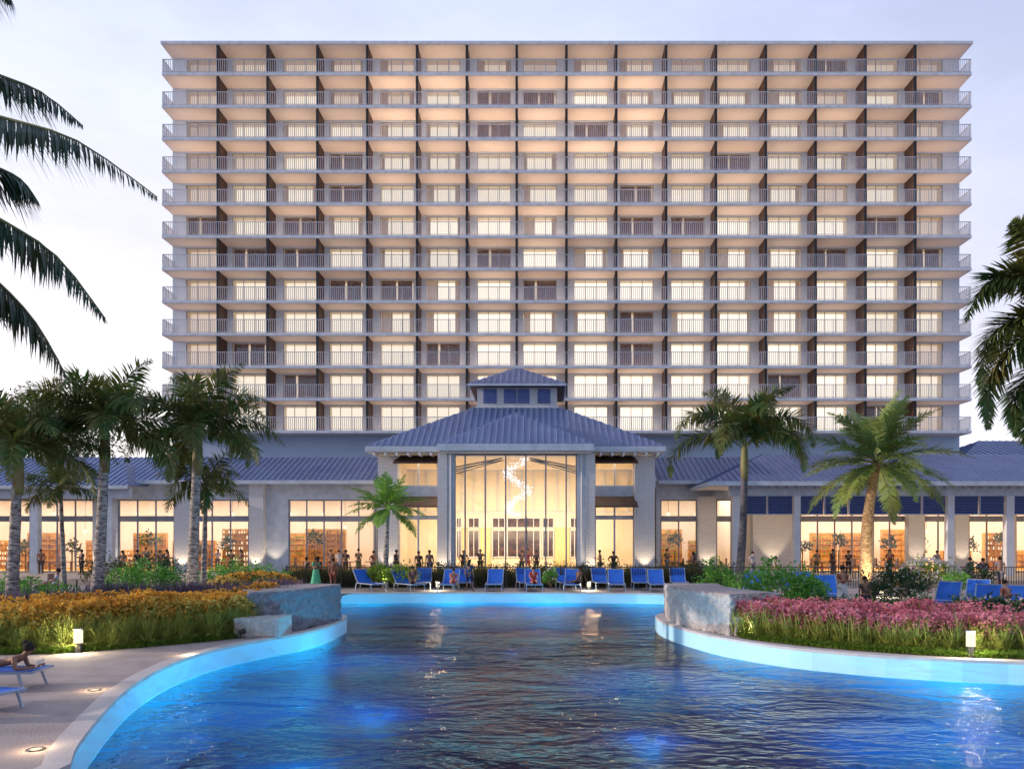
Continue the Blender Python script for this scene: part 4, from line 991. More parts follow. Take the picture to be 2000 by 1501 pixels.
# ------------------------------------------------------------------ loungers
def make_lounger():
    t = thing('sun_lounger', 'x', 'sun lounger', (0, 0, 0)); w = .36; h = .36
    f = MB()
    for sx in (-w, w): f.bar((sx, -1.0, h), (sx, .55, h), .04); f.bar((sx, .45, h), (sx, .98, h+.62), .04)
    f.bar((-w, -1, h), (w, -1, h), .04); f.bar((-w, .98, h+.62), (w, .98, h+.62), .04); f.bar((-w, .5, h), (w, .5, h), .03); f.bar((0, .8, h+.35), (0, .95, .05), .03)
    f.build('frame', 'blonge', t)
    for sx in (-1, 1):
        for y in (-.8, .6): MB().bar((sx*w, y, h), (sx*(w+.02), y+(-.1 if y < 0 else .1), 0), .035).build('leg', 'blonge', t)
    s_ = MB(); vs = []; fs = []
    for i in range(9):
        y = -.99+1.5*i/8; z = h+.02-.03*math.sin(math.pi*i/8)
        for q in range(5): vs.append((-w+.02+(2*w-.04)*q/4, y, z-.015*math.sin(math.pi*q/4)))
    for i in range(8):
        for q in range(4): a = i*5+q; fs.append((a, a+1, a+6, a+5))
    k = len(vs); s_.add(vs+[(v[0], v[1], v[2]-.012) for v in vs], fs+[tuple(k+j for j in f_[::-1]) for f_ in fs]); s_.build('seat', 'blue', t)
    b_ = MB(); vs = []; fs = []
    for i in range(6):
        f_ = i/5; y = .47+.5*f_; z = h+.03+.60*f_
        for q in range(5): vs.append((-w+.02+(2*w-.04)*q/4, y+.02*math.sin(math.pi*q/4), z))
    for i in range(5):
        for q in range(4): a = i*5+q; fs.append((a, a+1, a+6, a+5))
    k = len(vs); b_.add(vs+[(v[0], v[1]+.014, v[2]) for v in vs], fs+[tuple(k+j for j in f_[::-1]) for f_ in fs]); b_.build('backrest', 'blue', t)
    return t
lg = make_lounger(); used = [False]
def lounger(px, d, rz, label, s=1.14, z=0, grp='blue sun loungers by the pool'):
    o = lg if not used[0] else copy_tree(lg); used[0] = True
    o.location = (W(px, d), d, z); o.rotation_euler = (0, 0, R(rz)); o.scale = (s, s, s); o['label'] = label; o['group'] = grp; return o
for a in ((722, 42.2, 40, 'blue lounger turned sideways, leftmost in the far row'), (797, 42.0, 40, 'blue lounger under the person in brown, second from left'), (827, 44.0, 5, 'empty blue lounger in the back row right of the small palm'),
          (877, 42.0, -3, 'blue lounger under the crouching person with the coral towel'), (906, 43.8, 10, 'blue lounger in the back row behind the standing woman'), (966, 42.3, 0, 'empty blue lounger standing alone right of the standing woman'),
          (1026, 43.8, 8, 'blue lounger just behind the person in red'), (1042, 42.0, 4, 'blue lounger under the person in red'), (1104, 43.8, 6, 'empty blue lounger behind the reclining dark person'),
          (1118, 42.0, -4, 'blue lounger under the reclining dark person'), (1174, 43.8, 4, 'blue lounger in the back row left of the empty front pair'), (1204, 42.1, -3, 'blue front row lounger, first right of the reclining person'),
          (1250, 43.8, -2, 'blue back row lounger third from the right stone wall'), (1283, 42.1, -3, 'blue front row lounger next to the right stone wall'), (1326, 43.8, -4, 'blue lounger peeking above the right stone wall'),
          (1462, 38.5, 0, 'blue lounger just right of the slender palm trunk'), (1490, 39.5, 0, 'blue lounger left of the man by the porch'), (1555, 38, 5, 'blue lounger above the green shrub mass'), (1585, 39, 5, 'blue lounger behind the yellow green bush')):
    lounger(*a)
lounger(1622, 33.0, -8, 'tall looking blue lounger left of the woman in the skirt', 1.25)
for a in ((1842, 30.0, -40, 'blue lounger at right lying under the three men'), (1905, 31.5, -35, 'blue lounger in the middle of the right group'), (1925, 28.0, -35, 'front blue lounger of the right group'), (1985, 27.5, -30, 'blue lounger under the seated woman at the right edge')):
    lounger(*a, grp='blue loungers at the right')
x, y = P(20, 1335)
fgL = lounger(0, 10, 0, 'blue lounger carrying the sunbathing woman at lower left', 1.15); fgL.location = (P(10, 1345)[0]-.55, P(10, 1345)[1]+.0, 0); fgL.rotation_euler = (0, 0, R(98)); fgL.scale = (1.15, 1.15, .95)
for c_ in fgL.children:
    pass
fg2 = lounger(0, 10, 0, 'blue lounger cut by the left edge in front of the sunbather', 1.1); fg2.location = (P(-95, 1385)[0], P(-55, 1385)[1], 0); fg2.rotation_euler = (0, 0, R(75)); fg2.scale = (1.1, 1.1, .9)

# ------------------------------------------------------------------ people
def skinobj(name, verts, edges_, radii, m_, parent, root=0, sub=1):
    me = bpy.data.meshes.new(name); me.from_pydata([tuple(v) for v in verts], edges_, []); me.materials.append(M[m_])
    o = bpy.data.objects.new(name, me); C.objects.link(o); o.parent = parent
    md = o.modifiers.new('Skin', 'SKIN'); md.use_smooth_shade = True; md.branch_smoothing = .3
    sv = me.skin_vertices[0].data
    for i, r in enumerate(radii): sv[i].radius = (r, r) if not isinstance(r, tuple) else r; sv[i].use_root = (i == root)
    s_ = o.modifiers.new('Sub', 'SUBSURF'); s_.levels = sub; s_.render_levels = sub; return o
def person(label, px, d, pose='stand', rz=0, skin='tan', top='black', bottom='black', h=1.72, z=0, hair='short', dress=None, arms='down', hold=None, seed=0, bare=False, name='person', loc=None, fingers=False):
    rr = random.Random(seed+int(px)); t = thing(name, label, 'person', loc or (W(px, d), d, z), R(rz)); k = h/1.72; V = Vector
    J = {}
    pel = V((0, 0, .94)); lean_ = 0
    if pose == 'sit': pel = V((0, .25, .56)); tor = V((0, .30, 1)).normalized()
    elif pose == 'crouch': pel = V((0, .1, .56)); tor = V((0, -.45, 1)).normalized()
    else: tor = V((rr.uniform(-.04, .04), rr.uniform(-.05, .03), 1)).normalized()
    sd = V((1, 0, 0))
    J['pel'] = pel; J['waist'] = pel+tor*.17; J['chest'] = pel+tor*.36; J['neck'] = pel+tor*.53; J['jaw'] = pel+tor*.60+V((0, -.025, 0)); J['head'] = J['jaw']+V((0, .005, .075)); J['crown'] = J['head']+V((0, .01, .07))
    for s_, n__ in ((-1, 'l'), (1, 'r')):
        J['sh'+n__] = J['chest']+tor*.11+sd*s_*.17
        a = arms if isinstance(arms, str) else arms[0 if s_ < 0 else 1]
        if a == 'down': e = V((s_*.06, .02, -.28)); w = V((s_*.0, -.05, -.25))
        elif a == 'hold': e = V((s_*.05, .0, -.27)); w = V((-s_*.06, -.22, .06))
        elif a == 'hip': e = V((s_*.18, .04, -.20)); w = V((-s_*.14, -.06, -.17))
        elif a == 'up': e = V((s_*.20, -.02, .12)); w = V((-s_*.10, -.03, .22))
        elif a == 'back': e = V((s_*.08, .14, -.22)); w = V((s_*.02, .12, -.22))
        elif a == 'knee': e = V((s_*.05, -.14, -.22)); w = V((-s_*.03, -.22, -.06))
        J['el'+n__] = J['sh'+n__]+e; J['wr'+n__] = J['el'+n__]+w; wd = w.normalized(); J['ha'+n__] = J['wr'+n__]+wd*.08; J['fi'+n__] = J['wr'+n__]+wd*.16+V((0, -.01, 0))
        J['hip'+n__] = pel+sd*s_*.09+V((0, 0, -.05))
        if pose == 'sit':
            J['kn'+n__] = J['hip'+n__]+V((s_*.03, -.42, .10 if s_ > 0 else .02)); J['an'+n__] = J['kn'+n__]+V((0, -.40, -.12 if s_ > 0 else -.06)); J['to'+n__] = J['an'+n__]+V((0, -.08, .12))
        elif pose == 'crouch':
            J['kn'+n__] = J['hip'+n__]+V((s_*.06, -.40, .14)); J['an'+n__] = J['kn'+n__]+V((0, .05, -.28)); J['to'+n__] = J['an'+n__]+V((0, -.14, -.02))
        else:
            st = (.16*s_ if pose == 'walk' else .02*s_)
            J['kn'+n__] = V((s_*.095, -.03+st*.6, .50)); J['an'+n__] = V((s_*.10, st*1.2+(.05 if pose == 'walk' and s_ > 0 else 0), .085+(.04 if pose == 'walk' and st > 0 else 0))); J['to'+n__] = J['an'+n__]+V((s_*.02, -.15, -.045))
    rad = dict(pel=(.135, .105), waist=(.115, .09), chest=(.15, .10), neck=.055, jaw=.062, head=.088, crown=.07)
    rs = dict(sh=.055, el=.040, wr=.028, ha=.036, fi=.016, hip=.088, kn=.056, an=.038, to=.034)
    names = list(J); idx = {a: i for i, a in enumerate(names)}
    def R__(a): return rad[a] if a in rad else rs[a[:-1]]
    def ch(*c): return [(c[i], c[i+1]) for i in range(len(c)-1)]
    def mk(nm, prs, m_, infl=0.0, par=t, mult=1.0):
        ns = []; [ns.append(a) for p in prs for a in p if a not in ns]; ii = {a: i for i, a in enumerate(ns)}
        rd = []
        for a in ns:
            r = R__(a); rd.append(tuple((v*mult+infl)*k for v in r) if isinstance(r, tuple) else (r*mult+infl)*k)
        return skinobj(nm, [J[a]*k for a in ns], [(ii[a], ii[b]) for a, b in prs], rd, m_, par)
    body = ch('pel', 'waist', 'chest', 'neck', 'jaw', 'head', 'crown')
    for n__ in 'lr': body += ch('chest', 'sh'+n__, 'el'+n__, 'wr'+n__, 'ha'+n__, 'fi'+n__)+ch('pel', 'hip'+n__, 'kn'+n__, 'an'+n__, 'to'+n__)
    mk('body', body, 'skin_'+skin)
    if not bare and top:
        prs = ch('pel', 'waist', 'chest'); 
        for n__ in 'lr': prs += ch('chest', 'sh'+n__); J['ue'+n__] = J['sh'+n__].lerp(J['el'+n__], .6); rs['ue'] = .048; prs += ch('sh'+n__, 'ue'+n__)
        mk('shirt', prs, 'c_'+top, .017)
    if bare:
        prs = ch('pel', 'waist') if False else [('waist', 'chest')]
        rad['waist2'] = (.118, .09)
    if bottom:
        prs = []
        for n__ in 'lr':
            prs += ch('pel', 'hip'+n__, 'kn'+n__)
            if bottom.startswith('long_'): prs += ch('kn'+n__, 'an'+n__)
        mk('trousers' if bottom.startswith('long_') else 'shorts', prs, 'c_'+bottom.replace('long_', ''), .016)
    if dress:
        m_ = MB(); zt, zb_, cr_, kk = J['waist'].z*k, dress[1]*k, dress[2], 14; rings = []
        for i in range(6):
            f = i/5; z_ = zt+(zb_-zt)*f; r = (.13+(cr_-.13)*f**.8)*k; rings.append([(math.cos(2*math.pi*j/kk)*r*(1+.07*f*math.sin(j*2.9)), math.sin(2*math.pi*j/kk)*r*.8*(1+.07*f*math.cos(j*2.3)), z_) for j in range(kk)])
        m_.add([v for r in rings for v in r], [(i*kk+j, i*kk+(j+1) % kk, (i+1)*kk+(j+1) % kk, (i+1)*kk+j) for i in range(5) for j in range(kk)]); m_.build('skirt', 'c_'+dress[0], t, True)
    hd = J['head']*k; hm = MB()
    hm.ball(hd+V((0, .018, .028))*k, .098*k, 6, .10*k)
    if hair == 'long': hm.tube([hd+V((0, .05, .05))*k, hd+V((0, .09, -.05))*k, hd+V((0, .10, -.2))*k, hd+V((0, .08, -.28))*k], [.07*k, .085*k, .07*k, .03*k], 8)
    if hair == 'bun': hm.ball(hd+V((0, .09, .1))*k, .045*k, 5)
    hm.build('hair', 'hair', t, True)
    fm = MB(); fm.add([hd+V((0, -.115, -.01))*k, hd+V((-.016, -.088, -.025))*k, hd+V((.016, -.088, -.025))*k, hd+V((0, -.09, .02))*k], [(0, 1, 2), (0, 3, 1), (0, 2, 3)]); fm.build('nose', 'skin_'+skin, t)
    em = MB()
    for s_ in (-1, 1): em.ball(hd+V((s_*.03, -.086, .008))*k, .009*k, 4)
    em.build('eyes', 'c_black', t)
    if hold == 'phone': MB().box(-.03, .03, -.006, .006, -.06, .06).build('phone', 'c_white', t, loc=tuple(J['fir']*k))
    return t
T_ = .3
ppl = [
 ('person in dark clothes behind the leftmost window mullion', 80, 55, 'stand', 20, 'brown', 'rust', 'long_brown', 'down', 'short'),
 ('person in black on the left terrace beside the ringed palm trunk', 160, 54, 'stand', -30, 'brown', 'black', 'long_black', 'hold', 'short'),
 ('dark haired woman in brown, hands together, left of the middle windows', 240, 50, 'stand', 5, 'tan', 'brown', 'brown', 'hold', 'long'),
 ('thin person in black walking past the left windows', 268, 52, 'walk', 60, 'brown', 'black', 'long_black', 'down', 'short'),
 ('person in rust top standing left in a couple by the window', 313, 53, 'stand', 20, 'tan', 'rust', 'long_brown', 'hold', 'short'),
 ('person in red top standing right in a couple by the window', 326, 53, 'stand', -30, 'tan', 'red', 'long_brown', 'down', 'long'),
 ('person in brown behind the leaning palm, left of a pair', 452, 54, 'stand', 20, 'tan', 'brown', 'long_brown', 'down', 'short'),
 ('person in rust dress behind the leaning palm, right of a pair', 470, 54, 'stand', -20, 'tan', 'rust', 'rust', 'hold', 'long'),
 ('man in black shirt and shorts standing at the left end of the fence', 598, 46, 'stand', 150, 'brown', 'black', 'black', 'hold', 'short'),
 ('long haired woman in black beside a person in green', 620, 45.5, 'stand', 170, 'brown', 'black', 'long_black', 'down', 'long'),
 ('heavy person in rust red clothes seen from behind by the fence', 650, 43.6, 'stand', 180, 'brown', 'rust', 'rust', 'down', 'short'),
 ('bare chested man behind the bar table, left of the two at the table', 646, 53, 'stand', 10, 'tan', 'rust', 'rust', 'hold', 'short'),
 ('person in pale top at the high table', 662, 52.5, 'stand', 0, 'fair', 'white', 'long_grey', 'hold', 'short'),
 ('woman in black with curly hair right of the high table', 675, 51, 'stand', 20, 'brown', 'black', 'long_brown', 'hold', 'long'),
 ('man in rust shirt leaning left of the small palm', 729, 50.5, 'stand', 60, 'tan', 'rust', 'long_brown', 'hip', 'short'),
 ('person in dark clothes behind the small palm trunk', 774, 51, 'walk', 70, 'deep', 'black', 'long_black', 'down', 'short'),
 ('dark figure standing left of the lobby glass, arms at side', 818, 49, 'stand', 10, 'deep', 'black', 'long_black', 'down', 'short'),
 ('dark figure in navy standing by the left lobby pier', 839, 49, 'stand', -10, 'deep', 'navy', 'long_navy', 'down', 'short'),
 ('broad figure in black inside the lobby glass at left', 905, 52.5, 'stand', 10, 'deep', 'black', 'long_black', 'hip', 'short'),
 ('figure in black raising one arm inside the lobby glass', 938, 52.5, 'stand', -20, 'deep', 'black', 'long_black', ('up', 'hip'), 'short'),
 ('person in navy inside the lobby, left of the red one', 1019, 54, 'stand', 20, 'tan', 'navy', 'long_navy', 'hold', 'short'),
 ('person in red standing inside the lobby near the doors', 1031, 54.5, 'stand', 0, 'tan', 'red', 'red', 'down', 'long'),
 ('person in black inside the lobby right of the red one', 1048, 54, 'stand', -30, 'deep', 'black', 'long_black', 'down', 'short'),
 ('figure in dark red pointing left in front of the right lobby window', 1172, 49.5, 'stand', -80, 'deep', 'brown', 'long_black', ('hold', 'hold'), 'short'),
 ('dark figure with hands on hips in front of the right lobby window', 1198, 49.5, 'stand', 10, 'deep', 'black', 'long_black', 'hip', 'short'),
 ('small green clad waiter right of the lobby pier', 1303, 55, 'stand', 30, 'tan', 'olive', 'long_grey', 'hold', 'short'),
 ('person in brown standing left of the slender palm behind the hedge', 1354, 47.2, 'stand', -60, 'brown', 'brown', 'brown', 'hold', 'long'),
 ('man in pale shirt standing at the fence near the porch column', 1515, 45.6, 'stand', 120, 'tan', 'pale', 'long_pale', 'down', 'short'),
 ('green clad barkeeper behind the porch windows', 1595, 55, 'stand', 0, 'tan', 'olive', 'long_olive', 'down', 'short'),
 ('guest in brown sitting height by the porch window', 1626, 53.5, 'stand', 30, 'brown', 'brown', 'long_brown', 'down', 'short'),
 ('guest in black at the porch left of the palm trunk', 1657, 53.5, 'stand', -30, 'brown', 'black', 'long_black', 'hold', 'short'),
 ('man in white shirt inside the far left window', 30, 59.5, 'stand', 20, 'tan', 'white', 'long_black', 'hold', 'short'),
 ('woman in red inside the second left window', 120, 60, 'stand', -20, 'fair', 'red', 'red', 'hold', 'long'),
 ('man in grey inside the third left window', 285, 60, 'stand', 20, 'tan', 'grey', 'long_grey', 'hip', 'short'),
 ('woman in white dining inside the window behind the leaning palm', 425, 60, 'stand', 10, 'fair', 'white', 'long_brown', 'hold', 'long'),
 ('person in olive behind the fence right of the high table', 700, 54, 'stand', 30, 'tan', 'olive', 'long_olive', 'hold', 'short'),
 ('person in pale blue beside the slender palm, behind the fence', 1470, 49.5, 'stand', 40, 'fair', 'pale', 'long_grey', 'hip', 'short'),
 ('guest in red in the porch right of the date palm', 1738, 52.5, 'stand', -20, 'tan', 'red', 'long_brown', 'hold', 'long'),
 ('guest in grey in the porch far right window', 1830, 53, 'stand', 20, 'tan', 'grey', 'long_black', 'hip', 'short'),
 ('man in dark shirt walking, left of the three men at right', 1895, 42.5, 'walk', 30, 'brown', 'black', 'black', 'hip', 'short'),
 ('broad man in black in the middle of the three men at right', 1921, 45.2, 'stand', 180, 'deep', 'black', 'long_brown', 'hip', 'short'),
 ('slim man in grey, rightmost of the three men at right', 1953, 44.0, 'stand', 150, 'brown', 'grey', 'grey', 'down', 'short'),
]
for i, (lab, px, d, pose, rz, sk, tp, bt, ar, hr) in enumerate(ppl):
    person(lab, px, d, pose, rz, sk, tp, bt, h=1.72+.05*math.sin(i*3.1), z=(T_ if d > 47 else 0), hair=hr, arms=ar, seed=i)
person('person in a light green wrap standing next to the woman in black', 617, 44.2, 'stand', 40, 'brown', 'green', None, z=0, hair='long', dress=('green', .25, .30), arms='hold')
person('young woman in a dark swimsuit walking along the far pool edge', 917, 41.6, 'walk', 160, 'brown', 'navy', 'navy', 1.66, 0, 'long', arms='down')
person('person in brown top sitting on the second lounger from left', 806, 41.7, 'sit', 10, 'brown', 'brown', 'brown', 1.72, 0, 'short', arms='knee')
person('person wrapped in coral crouching on a far lounger', 885, 41.6, 'crouch', 20, 'tan', 'coral', 'coral', 1.55, 0.05, 'short', arms='knee')
person('person in red sitting on a far lounger near the middle', 1043, 41.6, 'sit', 5, 'tan', 'red', 'red', 1.68, 0, 'long', arms='knee')
person('long haired dark person reclining on a far lounger', 1124, 41.8, 'sit', -35, 'deep', 'brown', 'brown', 1.7, 0, 'long', arms='back')
person('woman in dark bikini top and long white skirt walking by the date palm', 1645, 28.6, 'walk', 15, 'tan', 'rust', 'white', 1.68, .12, 'bun', dress=('white', .12, .27), arms='hold')
person('child in dark patterned shirt standing in front of the date palm', 1689, 26.3, 'stand', 10, 'brown', 'brown', 'black', 1.42, .12, 'short', arms='down')
person('tanned woman sitting on a lounger at the right edge', 1983, 27.6, 'sit', 20, 'tan', 'rust', None, 1.68, .05, 'bun', arms='hold')
person('seated person at the left terrace table beside the palm trunks', 92, 34, 'sit', -60, 'brown', 'pale', 'brown', 1.7, .2, 'short', arms='knee')

# sunbather lying on her front, propped on elbows, head to the right
def sunbather():
    V = Vector; lx, ly = fgL.location.x, fgL.location.y; hz = .355
    hx = P(85, 1330)[0]+.36
    t = thing('person', 'dark haired tanned woman lying on her front reading on a blue lounger at lower left', 'person', (hx-.35, ly-.02, hz), R(3))
    J = [V((0, 0, .20)), V((-.18, 0, .155)), V((-.36, 0, .12)), V((-.54, 0, .12)), V((.13, 0, .27)), V((.19, 0, .33)), V((.24, 0, .40)), V((.22, 0, .47))]
    rd = [(.13, .095), (.11, .085), (.10, .08), (.14, .11), .052, .06, .088, .07]
    E = [(0, 1), (1, 2), (2, 3), (0, 4), (4, 5), (5, 6), (6, 7)]
    def addc(root_, pts, rads):
        last = root_
        for p, r in zip(pts, rads): J.append(V(p)); rd.append(r); E.append((last, len(J)-1)); last = len(J)-1
        return last
    for s_ in (-1, 1):
        w = addc(0, [(.04, .16*s_, .24), (.09, .21*s_, .05), (.33, .10*s_, .06), (.39, .07*s_, .075)], [.052, .04, .028, .033])
        addc(3, [(-.60, .085*s_, .10), (-1.0, .10*s_, .065), (-1.42, .11*s_, .05), (-1.56, .11*s_, .03)], [.085, .056, .038, .03])
        for q in range(4): addc(w, [(.43+.004*q, .07*s_+(q-1.5)*.018, .085), (.462-.004*abs(q-1.5), .07*s_+(q-1.5)*.02-.01*s_, .105), (.475-.006*abs(q-1.5), .07*s_+(q-1.5)*.02-.02*s_, .125)], [.0095, .0085, .007])
        addc(w, [(.41, .07*s_-.035*s_, .10), (.435, .07*s_-.045*s_, .125)], [.010, .008])
    skinobj('body', J, E, rd, 'skin_brown', t, root=3, sub=2)
    hd = J[6]; hm = MB(); hm.ball(hd+V((-.02, 0, .03)), .098, 7, .098); hm.ball(hd+V((-.08, 0, .11)), .05, 6); hm.build('hair', 'hair', t, True)
    fm = MB(); fm.add([hd+V((.112, 0, -.02)), hd+V((.085, .016, -.035)), hd+V((.085, -.016, -.035)), hd+V((.086, 0, .01))], [(0, 1, 2), (0, 3, 1), (0, 2, 3)]); fm.build('nose', 'skin_brown', t)
    em = MB(); [em.ball(hd+V((.078, s_*.032, 0)), .01, 4) for s_ in (-1, 1)]; em.build('eyes', 'c_black', t)
    MB().ball(hd+V((.074, 0, -.05)), .018, 4, .008).build('mouth', 'c_rust', t)
    sk = skinobj('bikini_bottom', [V((-.46, 0, .12)), V((-.54, 0, .122)), V((-.60, 0, .115))], [(0, 1), (1, 2)], [(.128, .10), (.148, .118), (.13, .11)], 'c_black', t)
    skinobj('bikini_top', [V((-.10, 0, .175)), V((-.05, 0, .188))], [(0, 1)], [(.122, .098), (.128, .10)], 'c_black', t)
    bk = MB(); o = Vector((.44, 0, .13)); bk.add([o+V((-.03, -.13, -.05)), o+V((0, 0, -.065)), o+V((.02, 0, .065)), o+V((-.01, -.13, .07)), o+V((-.03, .13, -.05)), o+V((-.01, .13, .07))], [(0, 1, 2, 3), (1, 4, 5, 2)])
    b_ = tag(bk.build('magazine', 'c_white', None), 'open white magazine held by the sunbathing woman', 'magazine'); b_.matrix_world = Matrix.Translation(t.location) @ Matrix.Rotation(R(3), 4, 'Z')
    md = b_.modifiers.new('Solid', 'SOLIDIFY'); md.thickness = .006
sunbather()
# deck lamps
def bollard(px, py, label, h=.62, z=0):
    x, y = P(px, py); t = thing('bollard_lamp', label, 'lamp', (x, y, z), group=None)
    MB().tube([(0, 0, 0), (0, 0, h*.42)], .085, 16).build('post', 'dark', t); MB().tube([(0, 0, h*.42), (0, 0, h*.95)], .10, 16).build('lamp_glass', 'lampglow', t); MB().tube([(0, 0, h*.95), (0, 0, h)], .105, 16).build('cap', 'white', t)
    light('POINT', 'glow', (0, -.16, h*.7), 80, (1, .85, .55), parent=t, shadow_soft_size=.1); return t
bollard(153, 1274, 'white topped bollard lamp in the grass below the golden flowers', .58)
bollard(1467, 1243, 'bollard lamp beside the low pale block and pink flowers', .5)
bollard(1896, 1283, 'white topped bollard lamp in front of the pink flowers', .62)
for px, py, lab in ((855, 1152, 'small bollard lamp between the far left loungers'), (1150, 1152, 'small bollard lamp right of the reclining person'), (1722, 1165, 'small bollard lamp by the right loungers')):
    bollard(px, py, lab, .45)
bl = thing('spot_lamp', 'small black garden spot lamp in the grass beside the left stone block', 'lamp', (*P(470, 1246), .02))
MB().tube([(0, 0, 0), (0, 0, .12)], .02, 8).build('stake', 'dark', bl); MB().tube([(-.05, 0, .14), (.12, .02, .2)], [.05, .07], 12).build('lamp_head', 'dark', bl)
light('SPOT', 'glow', (.1, 0, .22), 170, (1, .85, .5), rot=(R(100), 0, R(-60)), parent=bl, spot_size=R(110), spot_blend=.6)
for px, py, lab in ((365, 1279, 'round recessed deck lamp farthest along the left pool edge'), (185, 1347, 'round recessed deck lamp in the middle of the left deck'), (70, 1463, 'round recessed deck lamp nearest the camera at lower left')):
    x, y = P(px, py); t = thing('recessed_lamp', lab, 'lamp', (x, y, 0))
    rm = MB(); k = 24; r0, r1 = .075, .115
    vs = [(math.cos(2*math.pi*i/k)*r, math.sin(2*math.pi*i/k)*r, .014) for r in (r0, r1) for i in range(k)]+[(math.cos(2*math.pi*i/k)*(r1+.006), math.sin(2*math.pi*i/k)*(r1+.006), .001) for i in range(k)]
    rm.add(vs, [(i, (i+1) % k, k+(i+1) % k, k+i)[::-1] for i in range(k)]+[(k+i, k+(i+1) % k, 2*k+(i+1) % k, 2*k+i)[::-1] for i in range(k)]); rm.build('ring', 'dark', t)
    MB().tube([(0, 0, .002), (0, 0, .01)], .074, 24).build('lens', 'lampglow', t)
    light('POINT', 'glow', (0, 0, .16), 9, (1, .72, .42), parent=t, shadow_soft_size=.05)
# uplights for palms
for px, d in ((190, 23.2), (375, 25.6), (752, 43.0), (1700, 30.0), (1440, 29.2), (30, 22.4)):
    e = {752: 330, 1700: 900}.get(px, 60)
    light('SPOT', 'tree_uplight', (W(px, d), d, .4), e, (1, .86, .55), rot=(R(180-12), 0, 0), spot_size=R(75), spot_blend=.8, shadow_soft_size=.08)

# ------------------------------------------------------------------ terrace furniture
def make_table():
    t = thing('cafe_table', 'x', 'table', (0, 0, 0)); MB().tube([(0, 0, .72), (0, 0, .75)], .42, 20).build('table_top', 'brownc', t); MB().tube([(0, 0, 0), (0, 0, .03), (0, 0, .04), (0, 0, .72)], [.25, .24, .035, .03], 12).build('pedestal', 'dark', t); return t
def make_chair():
    t = thing('terrace_chair', 'x', 'chair', (0, 0, 0)); MB().box(-.22, .22, -.22, .22, .43, .47).build('seat', 'brownc', t)
    b_ = MB(); b_.box(-.22, .22, .2, .235, .62, .9); b_.build('backrest', 'brownc', t)
    for sx in (-.2, .2):
        for sy in (-.2, .2): MB().bar((sx, sy, 0), (sx, sy, .43 if sy < 0 else .9), .035).build('leg', 'dark', t)
    return t
tb_, chp = make_table(), make_chair(); ft = fc = True
names_ = ['at the far left of the left terrace', 'between the two leftmost palm trunks', 'right of the second tall palm trunk', 'in front of the bright porch windows', 'left of the date palm behind the fence', 'right of the date palm behind the fence']
for i, (px, d, z) in enumerate(((60, 38, .2), (150, 36, .2), (228, 37, .15), (1590, 49.5, .3), (1650, 49.5, .3), (1760, 49.5, .3))):
    o = tb_ if ft else copy_tree(tb_); ft = False; o.location = (W(px, d), d, z); o['label'] = 'round dark cafe table '+names_[i]; o['group'] = 'dark cafe tables'
    for j, (dx, rz) in enumerate(((-.75, 90), (.75, -90))):
        c_ = chp if fc else copy_tree(chp); fc = False; c_.location = (W(px, d)+dx, d, z); c_.rotation_euler = (0, 0, R(rz)); c_['label'] = 'dark chair %s of the cafe table %s' % (('left', 'right')[j], names_[i]); c_['group'] = 'chairs at the cafe tables'

# ------------------------------------------------------------------ light
world = bpy.data.worlds.new("World"); bpy.context.scene.world = world; world.use_nodes = True
n = world.node_tree.nodes; l = world.node_tree.links; bg = n['Background']
SUN_EL, SUN_AZ = 13.0, 0
sdir = Vector((-1.0, -0.12, 0.0)).normalized(); sdir = Vector((sdir.x*math.cos(R(SUN_EL)), sdir.y*math.cos(R(SUN_EL)), math.sin(R(SUN_EL))))
sky = N(n, 'ShaderNodeTexSky', sky_type='NISHITA'); sky.sun_disc = False; sky.sun_elevation = R(SUN_EL); sky.sun_rotation = math.atan2(sdir.x, sdir.y); sky.dust_density = 2.0
tc = N(n, 'ShaderNodeTexCoord'); sep = N(n, 'ShaderNodeSeparateXYZ'); l.new(tc.outputs['Generated'], sep.inputs[0])
# evening sky: bright pale veil low in front and to the left, deep dusk blue behind the camera
ramp = N(n, 'ShaderNodeValToRGB'); l.new(sep.outputs['Z'], ramp.inputs['Fac']); e = ramp.color_ramp.elements
e[0].position = 0.0; e[0].color = (1.14, 1.03, 0.99, 1); e[1].position = 1.0; e[1].color = (0.35, 0.45, 0.85, 1)
for p_, c_ in ((0.14, (1.14, 1.09, 1.10)), (0.30, (1.0, 0.99, 1.08)), (0.46, (0.80, 0.85, 1.03)), (0.62, (0.60, 0.68, 0.98))):
    q = e.new(p_); q.color = rgba(c_)
dot = N(n, 'ShaderNodeVectorMath', operation='DOT_PRODUCT'); l.new(tc.outputs['Generated'], dot.inputs[0]); dot.inputs[1].default_value = (-0.30, 0.95, 0.0)
mr = N(n, 'ShaderNodeMapRange', interpolation_type='SMOOTHSTEP'); mr.inputs['From Min'].default_value = -0.5; mr.inputs['From Max'].default_value = 0.75; l.new(dot.outputs['Value'], mr.inputs['Value'])
mixc = N(n, 'ShaderNodeMix', data_type='RGBA'); l.new(mr.outputs[0], mixc.inputs[0]); mixc.inputs[6].default_value = (0.42, 0.51, 0.69, 1); l.new(ramp.outputs[0], mixc.inputs[7])
nz = N(n, 'ShaderNodeTexNoise', i_Scale=2.2, i_Detail=7.0, i_Roughness=0.6); mpp = N(n, 'ShaderNodeMapping'); mpp.inputs['Scale'].default_value = (1, 1, 2.6); l.new(tc.outputs['Generated'], mpp.inputs[0]); l.new(mpp.outputs[0], nz.inputs['Vector'])
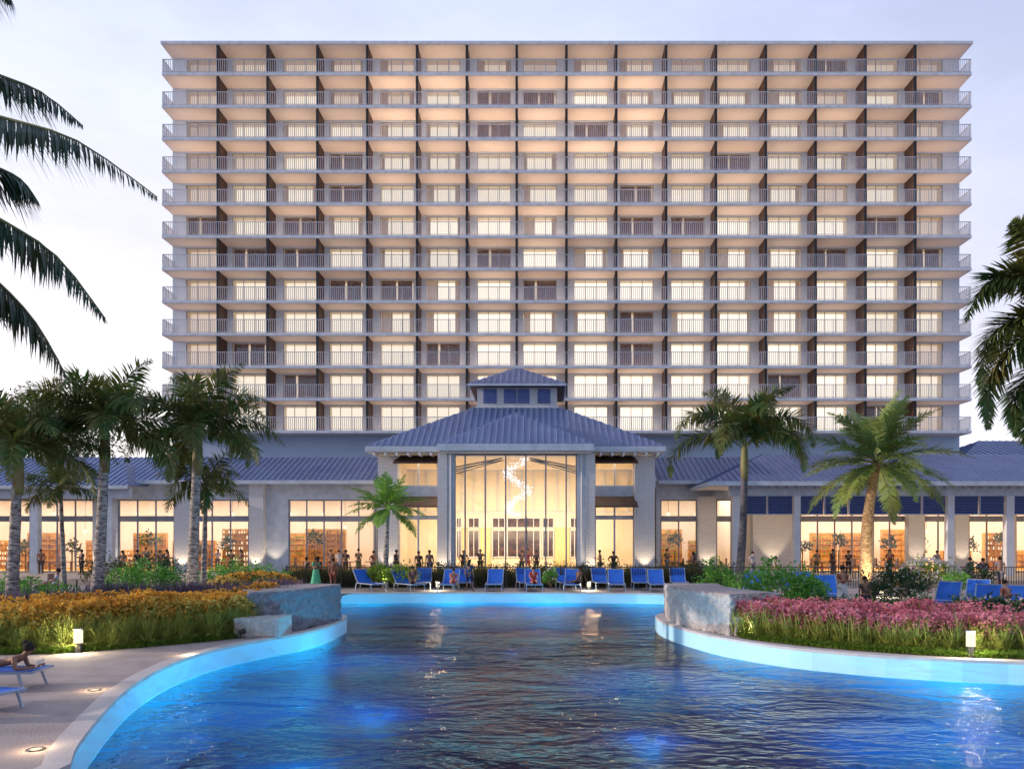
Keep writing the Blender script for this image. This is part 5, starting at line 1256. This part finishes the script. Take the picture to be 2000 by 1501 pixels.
mr2 = N(n, 'ShaderNodeMapRange'); mr2.inputs['From Min'].default_value = .35; mr2.inputs['From Max'].default_value = .7; mr2.inputs['To Min'].default_value = .86; mr2.inputs['To Max'].default_value = 1.14; l.new(nz.outputs['Fac'], mr2.inputs['Value'])
mul = N(n, 'ShaderNodeVectorMath', operation='SCALE'); mrx = N(n, 'ShaderNodeMapRange'); mrx.inputs['From Min'].default_value = 0.0; mrx.inputs['From Max'].default_value = 0.7; l.new(sep.outputs['X'], mrx.inputs['Value'])
mixx = N(n, 'ShaderNodeMix', data_type='RGBA', blend_type='MULTIPLY'); l.new(mrx.outputs[0], mixx.inputs[0]); l.new(mixc.outputs[2], mixx.inputs[6]); mixx.inputs[7].default_value = (0.74, 0.78, 0.93, 1)
l.new(mixx.outputs[2], mul.inputs[0]); l.new(mr2.outputs[0], mul.inputs['Scale'])
# world = evening colours + the Nishita sky at low weight
sk2 = N(n, 'ShaderNodeVectorMath', operation='SCALE'); sk2.inputs['Scale'].default_value = 0.012; l.new(sky.outputs[0], sk2.inputs[0])
add = N(n, 'ShaderNodeVectorMath', operation='ADD'); l.new(mul.outputs[0], add.inputs[0]); l.new(sk2.outputs[0], add.inputs[1])
l.new(add.outputs[0], bg.inputs['Color']); bg.inputs['Strength'].default_value = 1.06
sun = bpy.data.lights.new('sun', 'SUN'); sun.energy = 3.2; sun.angle = R(0.8); sun.color = (1.0, 0.80, 0.66)
so = bpy.data.objects.new('sun', sun); C.objects.link(so); so.rotation_euler = sdir.to_track_quat('Z', 'Y').to_euler()

# ------------------------------------------------------------------ camera
cam = bpy.data.cameras.new('camera'); co = bpy.data.objects.new('camera', cam); C.objects.link(co)
co.location = (0, 0, EH); co.rotation_euler = (R(90), 0, 0); cam.sensor_width = 36; cam.lens = F/2000*36
cam.shift_x = -(HX-1000)/2000; cam.shift_y = (HY-750.5)/2000; cam.clip_end = 3000; cam.clip_start = .1
sc = bpy.context.scene; sc.camera = co
sc.view_settings.view_transform = 'Standard'; sc.view_settings.look = 'None'; sc.view_settings.exposure = 0; sc.view_settings.gamma = 1
sc.render.engine = 'CYCLES'; sc.cycles.max_bounces = 6; sc.cycles.transparent_max_bounces = 12; sc.cycles.sample_clamp_indirect = 4
